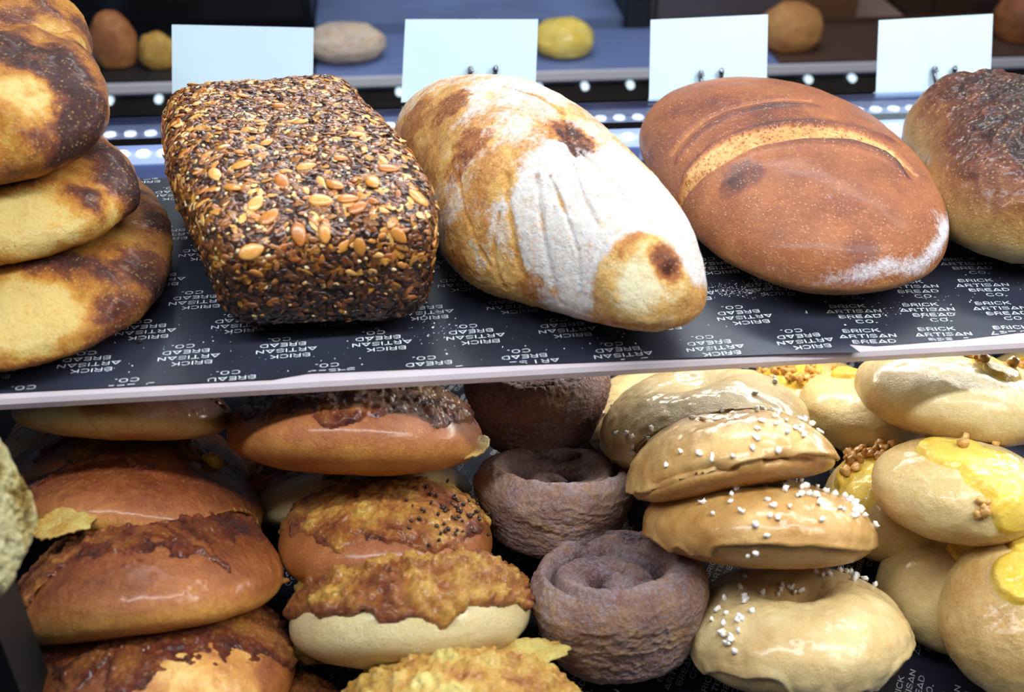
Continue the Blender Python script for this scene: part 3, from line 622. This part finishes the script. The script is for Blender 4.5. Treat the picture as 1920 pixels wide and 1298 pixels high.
egg_bagel('A0', 57, 'orange cheese-topped bagel peeping up between the two front rows at the bottom', .45, .5)
def cheese_bagel(k, seed, label, tone, cap, ctone, seeds=0, thick=1.0, amp=1.0):
    B = bun(k, 105, seed, .0, .0, .03, back=.3, arch=.08)
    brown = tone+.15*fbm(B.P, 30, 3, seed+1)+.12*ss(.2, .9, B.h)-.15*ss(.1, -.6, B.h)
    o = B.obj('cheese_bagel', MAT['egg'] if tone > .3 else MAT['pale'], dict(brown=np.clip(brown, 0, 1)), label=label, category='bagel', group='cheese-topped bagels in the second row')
    mask = (B.h-cap)+.38*fbm(B.P, 40, 4, seed+4)+drip(B, seed, 6, .5); mask = np.where(B.h < -.7, -1, mask)
    th = (.0014+.0024*ss(.6, .1, worley(B.P, 95, seed))+.0018*ss(.55, .15, worley(B.P, 210, seed+1))+.0036*(fbm(B.P, 75, 5, seed, .6)+.2))*thick
    B.cap('cheese_crust', mask, th*amp, MAT['cheese'], o, dict(brown=np.clip(ctone+.55*fbm(B.P, 40, 5, seed+6)+.20*ss(.3, 0, mask)+.15*ss(.3, .6, worley(B.P, 95, seed)), 0, 1)), label='lumpy melted cheese topping')
    B.o = o; B.V = B.P+B.n*(ss(-.02, .12, mask)*th)[:, None]
    return B
cheese_bagel('B1', 61, 'pale yellow bagel at the bottom of the second row, cut by the lower edge', .2, -.1, .18, 0, 1.0)
cheese_bagel('B2', 62, 'bagel with golden lumpy cheese cap and pale cream side, front of the second row', .08, .30, .42, 0, 1.25)
B3 = cheese_bagel('B3', 63, 'reddish-brown bagel with black seeds sprinkled on its right shoulder', .50, .55, .44, 0, .7)
cheese_bagel('B4', 64, 'thin pale bagel squeezed under the big top one of the second row', .22, .95, .5, 0, .5)
B5 = cheese_bagel('B5', 65, 'large bagel on top of the second row, glossy red-brown with cheese knobs', .50, .60, .55, 0, .85)
cheese_bagel('B6', 66, 'brown bagel behind, between the first and second rows', .45, .7, .6)
rng = np.random.default_rng(77); T8 = bits(rng, 8, .0012, .3, 2); Wp = B3.V@B3.R.T+B3.c; q = proj(Wp); fac = ((CAM-Wp)*(B3.n@B3.R.T)).sum(1) > 0
for _ in range(64):
    x, y = rng.normal(850, 38), rng.normal(965, 24); e = ((q-np.array([x, y]))**2).sum(1)+np.where(fac, 0, 1e7); i = e.argmin()
    stick('nigella_seed', B3.V[i], B3.n[i], T8[rng.integers(8)], MAT['seed_dark'], B3.o, rng, .2)

def iced(k, seed, label, cap, tone, sugar=0, sug_at=None, body=.2, dr=.9, dbk=.2, group='iced bagels with peanut glaze'):
    B = bun(k, 105, seed, .30 if k == 'D1' else .16, .0, .04, back=dbk, arch=dict(D3=.26, D4=.16, D2=.10).get(k, .06))
    if k == 'D3':
        for pts in ([(1215, 915), (1265, 893), (1340, 878), (1390, 880)], [(1425, 868), (1470, 858), (1535, 868)]):
            Dl, tl = B.line(pts); B.push(-.0045*np.exp(-(Dl/.0028)**2)*ss(0, .15, tl)*ss(1, .85, tl))
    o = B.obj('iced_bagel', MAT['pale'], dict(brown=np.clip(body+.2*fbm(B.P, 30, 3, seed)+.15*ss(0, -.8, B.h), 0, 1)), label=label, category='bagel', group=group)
    mask = (B.h-cap)+.18*fbm(B.P, 28, 3, seed+4)+drip(B, seed, 9, dr); mask = np.where(B.h < -.8, -1, mask)
    th = .0016+.0012*ss(.4, .05, mask)*ss(-.02, .05, mask)+.0016*(fbm(B.P, 32, 4, seed)+.1)+.0005*ss(.5, .2, worley(B.P, 90, seed))
    B.cap('icing', mask, th, MAT['icing'], o, dict(brown=np.clip(tone+.25*fbm(B.P, 35, 3, seed+6), 0, 1)), edge=.10, label='glossy tan icing running down in drips')
    V = B.P+B.n*(ss(-.02, .10, mask)*th)[:, None]; g = np.random.default_rng(seed)
    if sugar:
        T = bits(g, 8, .0017, .9, 2); Wp = V@B.R.T+B.c; q = proj(Wp); ok = (((CAM-Wp)*(B.n@B.R.T)).sum(1) > 0)
        for _ in range(sugar):
            cx, cy, sx, sy = sug_at[g.integers(len(sug_at))]; x, y = g.normal(cx, sx), g.normal(cy, sy); e = ((q-np.array([x, y]))**2).sum(1)+np.where(ok, 0, 1e7); i = e.argmin()
            if e[i] < 200: stick('sugar_crystal', V[i], B.n[i], T[g.integers(8)], MAT['sugar'], o, g, .3)
    return B
iced('D1', 71, 'front iced bagel with cream-coloured glaze and sugar crystals at its left shoulder', -.28, .22, 50, [(1380, 1150, 20, 22), (1480, 1100, 60, 12), (1600, 1080, 40, 8), (1370, 1180, 14, 18)], .35, .8)
iced('D2', 72, 'iced bagel second in its row, caramel glaze dotted with sugar crystals', -.48, .58, 70, [(1430, 910, 70, 10), (1500, 940, 70, 22), (1600, 950, 18, 25), (1400, 960, 60, 30)], .5, .7)
iced('D3', 73, 'tan iced bagel third in its row, cut open along its front', -.10, .48, 34, [(1400, 775, 60, 6), (1450, 790, 60, 15), (1300, 850, 50, 20), (1480, 800, 50, 20)], .55, .5)
iced('D4', 74, 'bright cream-yellow iced bagel fourth in its row under the shelf lip', -.25, .18, 12, [(1200, 820, 20, 15), (1450, 720, 40, 15)], .2, .8)
iced('D5', 75, 'pale iced bagel farthest back in its row beside the cinnamon pastry', .1, .12, 6, [(1170, 760, 30, 20)], .15, .6)
def custard_bun(k, seed, label, spots, crumbs=0, crumb_at=None, tone=.12, ref=(1, 0, 0)):
    B = bun(k, 100, seed, 0, 0, .05, 2.15, ref); B.push(.0007*fbm(B.P, 90, 4, seed))
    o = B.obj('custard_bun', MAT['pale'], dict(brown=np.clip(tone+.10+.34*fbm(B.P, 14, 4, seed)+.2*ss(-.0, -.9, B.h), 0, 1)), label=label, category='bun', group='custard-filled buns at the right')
    if spots:
        mask = np.full(len(B.P), -1.)
        for x, y, r in spots: D = np.linalg.norm(B.P-B.pick(x, y), axis=1)/r; mask = np.maximum(mask, 1-D+.25*fbm(B.P, 45, 3, seed))
        th = .0036+.0022*(fbm(B.P, 60, 3, seed)); B.cap('custard', mask, th, MAT['custard'], o, dict(brown=np.clip(.30+.35*fbm(B.P, 50, 4, seed+6), 0, 1)), edge=.3, label='glossy yellow custard')
        V = B.P+B.n*(ss(-.02, .3, mask)*th)[:, None]
        if crumbs:
            g = np.random.default_rng(seed); T = bits(g, 8, .0028, .4, 4); Wp = V@B.R.T+B.c; q = proj(Wp); ok = (((CAM-Wp)*(B.n@B.R.T)).sum(1) > 0)
            for _ in range(crumbs):
                cx, cy, sx, sy = crumb_at[g.integers(len(crumb_at))]; x, y = g.normal(cx, sx), g.normal(cy, sy); e = ((q-np.array([x, y]))**2).sum(1)+np.where(ok, 0, 1e7); i = e.argmin()
                stick('crumb', V[i], B.n[i], T[g.integers(8)], MAT['crumb'], o, g, .25)
    return B
custard_bun('E1', 81, 'large round bun at the bottom right corner with custard at its right', [(1925, 1080, .020), (1930, 1020, .012)], 0, None, .22)
custard_bun('E2', 82, 'pale bun on the lower shelf paper, behind the bottom right bun', [(1810, 1040, .010), (1795, 1030, .007)], 0, None, .18)
custard_bun('E3', 83, 'bun with a broad yellow custard top, above the bottom right bun', [(1800, 850, .020), (1870, 880, .026), (1760, 838, .014), (1900, 960, .014)], 9, [(1850, 830, 40, 6), (1840, 955, 12, 8)], .12)
custard_bun('E4', 84, 'smooth white bun under the shelf lip, left of the big top bun', [(1588, 700, .012)], 0, None, .06)
custard_bun('E5', 85, 'wide cream bun on top of the right pile, cracked beside the shelf lip', [(1870, 690, .016)], 5, [(1830, 680, 30, 6)], .16)
custard_bun('E6', 86, 'bun topped with yellow custard and toasted crumbs, between two rows', [(1620, 890, .022), (1600, 930, .015)], 26, [(1615, 860, 28, 14), (1660, 850, 18, 8)], .25)
custard_bun('E7', 87, 'bun with orange crumb topping farthest back under the shelf lip', [(1500, 700, .020), (1450, 705, .014), (1530, 720, .012)], 40, [(1490, 700, 40, 14)], .15)
custard_bun('E8', 88, 'crumb-topped bun at the far right edge under the shelf lip', [(1920, 690, .018)], 14, [(1915, 690, 14, 14)], .2)

def cruffin(k, seed, label, turns=1.3, lean=(1, 0, 0), dark=.5, wall=1.0, shift=0, hscale=1.0, pits=()):
    """rolled laminated pastry: a barrel that narrows to its base, with a coil sunk in its top"""
    c, n, r, q = BUN[k]; Rm, c = frame(c, n, lean); N = 130; d = csphere(N)[0]; H = r*1.28*hscale
    p = 5.5; rxy = np.hypot(d[:, 0], d[:, 1]); rr = (rxy**p+np.abs(d[:, 2]/.64)**p)**(-1/p); P = d*rr[:, None]*r
    zz = P[:, 2]/(r*.64); th = np.arctan2(P[:, 1], P[:, 0]); rad = np.hypot(P[:, 0], P[:, 1])/r
    prof = .80+.22*ss(-1, .5, zz)-.06*ss(.4, 1, zz)+.03*np.sin(3*th+seed); P[:, 0] *= prof; P[:, 1] *= prof
    P[:, 2] *= hscale; topm = ss(.75, .97, zz)
    rad2 = np.hypot(P[:, 0], P[:, 1])/r; ph = rad2/.86*turns-th/(2*pi)+shift; saw = ph-np.floor(ph)
    ridge = np.sin(np.pi*saw)**.45
    P[:, 2] += topm*r*(.34*(ridge-1)*ss(.02, .12, rad2)*ss(.9, .72, rad2)-.22*ss(.72, .45, rad2)+.04*fbm(d, 3, 3, seed))
    # laminated layers wrap the side on a slant
    side = ss(.92, .6, np.abs(zz)); sl = P[:, 2]/r*1.0+.28*th/pi*1.2+.14*fbm(d, 2.2, 3, seed+1)
    lay = ridged(np.stack([sl*6, th*.9, 0*sl], 1), 1.0, 3, seed)
    P *= (1+.022*side*(lay-.4)+.02*fbm(d, 2, 3, seed))[:, None]
    B = Bread(N, (squash(k, P@Rm.T+c)-c)@Rm, Rm, c)
    B.push(.0011*fbm(B.P, 130, 4, seed)+.0006*fbm(B.P, 420, 2, seed))
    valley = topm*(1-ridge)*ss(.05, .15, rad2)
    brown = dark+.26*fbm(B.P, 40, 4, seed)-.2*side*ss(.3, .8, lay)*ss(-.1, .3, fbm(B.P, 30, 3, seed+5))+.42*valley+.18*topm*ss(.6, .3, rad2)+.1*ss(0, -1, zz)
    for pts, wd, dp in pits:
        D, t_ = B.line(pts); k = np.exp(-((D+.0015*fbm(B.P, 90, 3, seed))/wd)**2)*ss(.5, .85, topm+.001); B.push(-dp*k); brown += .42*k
    fl_ = .50+.30*fbm(B.P, 25, 3, seed+2)+.12*topm*ridge-.35*ss(.6, .9, brown)
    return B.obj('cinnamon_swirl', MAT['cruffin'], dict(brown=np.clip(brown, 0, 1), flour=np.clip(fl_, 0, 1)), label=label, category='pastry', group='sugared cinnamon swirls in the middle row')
cruffin('C1', 91, 'front cinnamon swirl pastry, tall and purple-brown with its coil facing up', 1.6, (1, 0, 0), .34, shift=.1, pits=[([(1175, 1008), (1215, 1000), (1255, 1008), (1285, 1025)], .0055, .0045), ([(1095, 1015), (1130, 995), (1180, 990)], .003, .003)])
cruffin('C2', 92, 'second cinnamon swirl pastry behind the front one, with a ragged sugared rim', 1.5, (.3, 1, 0), .32, pits=[([(1010, 850), (1045, 862), (1080, 852)], .0045, .004)], shift=.4, hscale=.85)
cruffin('C3', 93, 'dark cinnamon swirl pastry at the back, just under the shelf lip', 1.2, (-1, .3, 0), .5, shift=.2)

# crisp cheese skirts that leaked out round the bagels' feet
def skirt(cx, cy, wpx, hpx, z, seed, label, ang=0, tone=.3):
    g = np.random.default_rng(seed); c0 = at(cx, cy, z=z); t = (c0-CAM)@CF; a = wpx*t/FPX; b_ = hpx*t/FPX/.65; n = 90; m_ = 12; V = []; P2 = []
    th = np.linspace(0, 2*pi, n, endpoint=False); edge = 1+.35*fbm(np.stack([np.cos(th)*2, np.sin(th)*2, th*0], 1), 1.6, 5, seed, .7)
    for i in range(m_+1):
        s_ = i/m_; x = a*s_*edge*np.cos(th); y = b_*s_*edge*np.sin(th); x, y = x*cos(ang)-y*sin(ang), x*sin(ang)+y*cos(ang)
        P2.append(np.stack([x, y, .0*x], 1))
    P2 = np.concatenate(P2); P2[:, 2] = .004*fbm(P2, 50, 4, seed)+.0006; th_ = .0007
    V = np.concatenate([P2+[0, 0, th_], P2-[0, 0, th_]]); K = len(P2); Fs = []
    for s_, off in ((0, 0), (1, K)):
        for i in range(m_):
            for j in range(n):
                q_ = [off+i*n+j, off+(i+1)*n+j, off+(i+1)*n+(j+1) % n, off+i*n+(j+1) % n]; Fs.append(q_ if s_ == 0 else q_[::-1])
    Fs += [[m_*n+j, K+m_*n+j, K+m_*n+(j+1) % n, m_*n+(j+1) % n] for j in range(n)]
    return obj('cheese_crisp', mesh('cheese_crisp', V+c0, np.array(Fs), MAT['cheese'], dict(brown=np.clip(tone+.4*np.concatenate([fbm(P2, 90, 3, seed)]*2), 0, 1), flour=np.zeros(2*K))), None, None, label=label, category='cheese crisp', group='crisp cheese pieces among the bagels')
skirt(960, 1232, 105, 26, -.128, 1, 'thin pale cheese crisp sticking out under the golden cheese-topped bagel', .1, .1)
skirt(590, 1228, 55, 16, -.16, 2, 'brown-edged cheese crisp between the two front rows', -.3, .35)
skirt(125, 978, 62, 26, (A3B.pick(120, 960)@A3B.R.T+A3B.c)[2]+.001, 3, 'torn yellow cheese crisp on the left row of bagels', .5, .2)
skirt(880, 840, 42, 18, -.075, 4, 'yellow cheese crisp at the right end of the large top bagel', .5, .2)
skirt(490, 1095, 50, 8, -.12, 5, 'dark thin cheese crisp at the right end of the second left bagel', .1, .5)
g = np.random.default_rng(4)
def crumb_on(px, py, z, size, label, mat, cat='crumb', name='egg_crumb', c0=None):
    P, Fc = bits(g, 1, size, .5, 6)[0]; c0 = at(px, py, z=z) if c0 is None else c0; obj(name, mesh(name, P+c0, Fc, MAT[mat]), None, None, label=label, category=cat)
zc = A3B.pick(400, 872)@A3B.R.T+A3B.c+np.array([0, -.001, .0032])
crumb_on(403, 861, 0, .0046, 'bright yellow egg crumb on the third bagel of the left row', 'eggbit', c0=zc)
crumb_on(262, 640, .0022, .0011, 'tiny dark crumb lying on the printed paper in front of the flatbreads', 'seed_dark', name='bread_crumb')

# focaccia slice standing at the left edge
BLACKM = plain('matt_black_plastic', '#08080a', .6)
def focaccia():
    N = 90; d = csphere(N)[0]; p = 6; Y_ = -.135; lo = at(30, 1096, y=Y_); hi = at(30, 815, y=Y_); c_ = (hi[2]-lo[2])/2; a, b_ = .022, .028
    rr = (np.abs(d[:, 0]/a)**p+np.abs(d[:, 1]/b_)**p+np.abs(d[:, 2]/c_)**p)**(-1/p); P = d*rr[:, None]; P[:, 0] -= .007*P[:, 2]/c_
    e_ = at(60, 1000, y=Y_); Rm = rotz(radians(-6)); B = Bread(N, P, Rm, np.array([e_[0]-a-.016, Y_+b_*.5, lo[2]+c_]))
    b = MB(); b.box(e_[0]-.12, e_[0]-.030, Y_+.002, Y_+.034, TZ, lo[2]-.0015); b.obj('riser_block', BLACKM, label='black riser block under the porous bread slice in the dark lower left corner', category='riser')
    B.push(.0025*fbm(B.P, 60, 4, 3)-.0030*ss(.55, .25, worley(B.P, 190))-.0016*ss(.5, .25, worley(B.P, 420, 3)))
    dk = ss(.1, .4, fbm(B.P, 35, 3, 9)); return B.obj('focaccia_slice', MAT['focaccia'], dict(brown=np.clip(.25+.5*dk, 0, 1)), label='pale porous bread slice standing at the far left edge of the lower shelf', category='bread slice')
focaccia()
# flour dust that fell from the loaves
def dust():
    g = np.random.default_rng(12); V = []; Fs = []; n = 0; pts = []
    for cx, cy, sx, sy, k in [(1375, 545, 38, 6, 230), (1400, 540, 60, 10, 120), (1650, 590, 40, 14, 60), (1250, 640, 200, 20, 60), (700, 640, 300, 30, 120), (820, 610, 30, 12, 50), (1800, 560, 90, 20, 60), (250, 680, 160, 20, 40)]:
        for _ in range(k): pts.append(at(g.normal(cx, sx), g.normal(cy, sy), z=.0013))
    for p in pts:
        if p[1] < .004 or p[1] > .3: continue
        s_ = g.uniform(.00012, .00045); o_ = g.normal(size=(4, 3))*s_*.6; q_ = np.array([[0, 0, s_], [s_, 0, 0], [-s_*.6, s_, 0], [-s_*.6, -s_, 0]])+o_*[1, 1, .3]
        V.append(p+q_); Fs += [[n, n+1, n+2], [n, n+2, n+3], [n, n+3, n+1], [n+1, n+3, n+2]]; n += 4
    obj('flour_dust', mesh('flour_dust', np.concatenate(V), np.array(Fs), plain('flour', '#f2f4f6', .8), smooth=False), None, None, kind='stuff', label='white flour dust scattered on the black paper around the loaves', category='flour')
dust()

# ------------------------------------------------------------------ price cards and their clips at the back of the shelf
CARD = plain('white_card', '#c9dfe6', .5, nsc=25, namp=.03); CHROME = plain('chrome', '#6e7076', .2, 1.0); BLACK = plain('black_plastic', '#141416', .4)
pn = np.array([0, -cos(radians(18)), sin(radians(18))]); p0 = np.array([0, .362, .004])
def on_card(px, py, off=0): d_ = ray(px, py); t = ((p0-pn*-off-CAM)@pn)/(d_@pn); return CAM+d_*t
for quad, lab in [([(323, 215), (586, 215), (588, 52), (322, 46)], 'blank white price card behind the seeded loaf'), ([(752, 192), (1003, 192), (1009, 36), (760, 36)], 'blank white price card behind the floured loaf'),
                  ([(1217, 190), (1437, 187), (1440, 27), (1220, 37)], 'blank white price card behind the slashed brown loaf'), ([(1642, 187), (1856, 174), (1862, 26), (1648, 38)], 'blank pale blue price card at the right, beside the dark loaf')]:
    b = MB(); b.slab([on_card(*p) for p in quad], .0008); b.obj('price_card', CARD, label=lab, category='price card', group='price cards along the back of the shelf')
def clip(x1, y1, x2, y2, yb, label):
    a, c = on_card(x1, y1-9, .003), on_card(x2, y2-9, .003); m_ = (a+c)/2; base = on_card((x1+x2)/2, yb, .004); root = bpy.data.objects.new('card_clip', None); COL.objects.link(root); root.location = (base[0], base[1], 0.0)
    bpy.context.view_layer.update()
    root['label'] = label; root['category'] = 'clip'; root['group'] = 'metal clips holding the price cards'
    inv = np.array(root.location)
    for p, s_ in ((a, -1), (c, 1)):
        up = on_card(0, 0)-on_card(0, 40); up /= np.linalg.norm(up); b = MB(); pts = []
        for k in range(9):
            ang = pi*k/8; pts.append(p+up*(.0025*np.sin(ang))+np.array([s_*-.0012*k/8, -.0012*(1-cos(ang)), -.001*k/8]))
        bot = base+np.array([s_*.0022, 0, .001]); mid = p*.5+bot*.5+np.array([s_*.0022, -.002, 0])
        b.tube([x-inv for x in [bot, mid]+pts], [.0022, .0021]+[.0018]*6+[.0023, .0026, .002], 10); b.obj('hook', CHROME, root, smooth=True)
    b = MB(); bb = base-inv; b.tube([bb+np.array([-.0035, 0, .0012]), bb+np.array([0, -.001, 0]), bb+np.array([.0035, 0, .0012])], [.0028, .0036, .0028], 12)
    b.tube([bb, np.array([0, 0, 0.0005])], .002, 8); b.obj('jaw', BLACK, root, smooth=True)
clip(880, 141, 930, 139, 172, 'metal clip on the price card behind the floured loaf')
clip(1312, 148, 1353, 144, 178, 'metal clip on the price card behind the slashed brown loaf')
clip(1750, 140, 1790, 139, 176, 'metal clip on the blue price card beside the dark loaf')

# ------------------------------------------------------------------ added glowing strip standing in for LED reflections in the rear acrylic
b = MB(); b.box(-.72, .90, .250, .351, -.026, -.020)
refl_strip = b.obj('reflection_strip', plain('blue_grey_backing', '#6a78a6', .35, .3), label='glowing strip added under the rear of the acrylic shelf, standing in for LED reflections', category='reflection stand-in')
DOT_GLOW = plain('reflection_dot_glow', '#ffffff', .3, emit='#e6efff', estr=7)
BAND_GLOW = plain('reflection_band_glow', '#dfe8ff', .3, emit='#8aa6ee', estr=.4)
b = MB(); b.box(-.715, .895, .314, .349, -.020, -.0185); b.obj('reflection_band', BAND_GLOW, refl_strip, label='softly glowing band standing in for the bluish LED reflection')
b = MB()
for i in range(98):
    x = -.70+i*.0162; b.tube([(x, .333, -.0186), (x, .333, -.0170)], .0048, 12)
b.obj('reflection_dot', DOT_GLOW, refl_strip, kind='stuff', label='row of glowing white dots standing in for reflected LEDs')

# ------------------------------------------------------------------ the shop beyond the case
ry = .95; CZ = at(960, 138, y=ry)[2]
b = MB(); b.box(-1.2, 1.8, ry, ry+.17, CZ-.015, CZ); b.box(-1.2, 1.8, ry-.006, ry, CZ-.010, CZ+.002, 1)
r = b.obj('rear_counter', [plain('rear_counter_top', '#6878a4', .45), plain('rear_counter_edge', '#cfcbd0', .3)], label='rear counter with a pale front edge behind the display, blurred', category='counter')
b = MB(); b.box(-1.2, 1.8, ry+.02, ry+.04, -1.2, CZ-.015); b.obj('front_panel', plain('rear_counter_panel', '#3a332e', .3, nsc=6, namp=.5), r)
b = MB()
for i in range(26):
    x = -.9+i*.065
    b.tube([(x, ry+.01, CZ-.027), (x, ry+.019, CZ-.027)], .005, 10)
b.obj('counter_light', plain('counter_reflection_glow', '#ffffff', .3, emit='#bcd8e6', estr=1.6), r, kind='stuff')  # glowing dots added in place of LED reflections below the counter edge
b = MB(); b.box(-2.4, 3.2, 3.2, 3.3, -1.2, 1.6); o = b.obj('wall_back', plain('dark_back_wall', '#24262c', .7, nsc=3, namp=.4)); o['kind'] = 'structure'
b = MB(); b.box(-2.4, 3.2, -1.4, 3.2, -1.25, -1.2); o = b.obj('floor', plain('shop_floor', '#2c2a2a', .4, nsc=4, namp=.4)); o['kind'] = 'structure'
def cabinet(px0, px1, py0, py1, Y, depth, col, label, rough=.5, name='cabinet', cat='cabinet'):
    p = at(px0, 60, y=Y); q_ = at(px1, 60, y=Y); q_[2] = at((px0+px1)/2, py0, y=Y)[2]; b = MB(); b.box(p[0], q_[0], Y, Y+depth, -1.2, q_[2]); root = b.obj(name, plain(name+'_'+col[1:], col, rough, nsc=5, namp=.35), label=label, category=cat)
    w_ = q_[0]-p[0]; b = MB(); b.box(p[0]+w_*.04, q_[0]-w_*.04, Y-.012, Y, -1.0, q_[2]-.05); b.obj('door', plain(name+'_door_'+col[1:], col, rough-.1, nsc=4, namp=.2), root)
cabinet(592, 1168, 40, 150, ry+.20, .3, '#7484ad', 'blue-grey panelled cabinet behind the far breads, blurred', .4)
cabinet(200, 588, -120, 150, ry+.20, .3, '#141519', 'black cabinet in the blurred room behind the left price card', .3)
cabinet(1216, 1462, -120, 150, ry+.20, .3, '#5d5256', 'grey-brown cabinet in the blurred room behind the third price card')
cabinet(1172, 1212, -120, 150, ry+.18, .3, '#17171b', 'narrow black post in the blurred room left of the third price card', .5, 'post', 'post')
cabinet(1470, 1598, -120, 150, ry+.20, .3, '#70492f', 'reddish brown cabinet in the blurred room left of the blue price card')
cabinet(1604, 1712, 48, 150, ry+.20, .2, '#94776c', 'pinkish brown box standing left of the blue price card, blurred', .6, 'storage_box', 'box')
cabinet(1720, 2100, -120, 150, ry+.20, .3, '#40291d', 'dark brown cabinet in the blurred room at the right')
cabinet(757, 842, -60, 36, ry+.52, .2, '#a07a7c', 'pink-brown box on the far side of the room above the second price card', .6, 'storage_box', 'box')
cabinet(850, 1168, -60, 36, ry+.52, .2, '#3c4656', 'dark slate cabinet far behind, above the blue-grey one', .4)
cabinet(592, 750, -60, 36, ry+.52, .2, '#30394a', 'dark slate cabinet far behind, between the first two price cards', .4)
def tray(px0, px1, col, label):
    a_ = at(px0, 120, y=ry+.02)[0]; c_ = at(px1, 120, y=ry+.02)[0]; b = MB(); b.box(a_, c_, ry+.006, ry+.16, CZ+.0002, CZ+.003); b.box(a_, c_, ry+.156, ry+.16, CZ+.003, CZ+.012)
    b.obj('serving_tray', plain('tray'+col[1:], col, .5), label=label, category='tray')
tray(150, 590, '#131417', 'black tray under the brown rolls on the rear counter, left side')
tray(1455, 1960, '#4a3226', 'brown tray on the rear counter at the right, behind the blue price card')
bgm = {}
def far_bread(px, py, wpx, hpx, Y, mat, tone, label, name='distant_loaf', seed=1):
    c0 = at(px, py, y=Y); t = (c0-CAM)@CF; a = wpx*t/FPX; h_ = hpx*t/FPX; N = 26; d = csphere(N)[0]; P = d*np.array([a, a*.8, h_])*(1+.12*fbm(d, 1.5, 3, seed))[:, None]
    P[:, 2] = np.maximum(P[:, 2], -h_*.6); cz = CZ+h_*.6+.0035; B = Bread(N, P, np.eye(3), np.array([c0[0], c0[1], cz]))
    return B.obj(name, MAT[mat], dict(brown=np.clip(tone+.3*fbm(B.P, 25, 3, seed), 0, 1), flour=np.full(len(P), .0 if mat != 'flourloaf' else .7)), label=label, category='bread loaf', group='blurred breads on the rear counter')
far_bread(218, 110, 42, 62, ry+.07, 'rye', .5, 'blurred brown loaf on the rear counter beside the top flatbread', seed=3)
far_bread(298, 115, 34, 40, ry+.06, 'cheese', .25, 'blurred orange-topped roll on the rear counter left of the first price card', 'distant_roll', 4)
far_bread(650, 120, 74, 36, ry+.08, 'flourloaf', .4, 'blurred grey-white floured loaf on the rear counter right of the first price card', seed=5)
far_bread(1055, 105, 58, 40, ry+.07, 'custard', .2, 'blurred yellow bun on the rear counter right of the second price card', 'distant_bun', 6)
far_bread(1475, 100, 60, 50, ry+.07, 'rye', .35, 'blurred golden loaf on the rear counter right of the third price card', seed=7)
far_bread(1905, 100, 60, 60, ry+.08, 'rye', .6, 'blurred brown loaf on the rear counter at the right edge', seed=8)
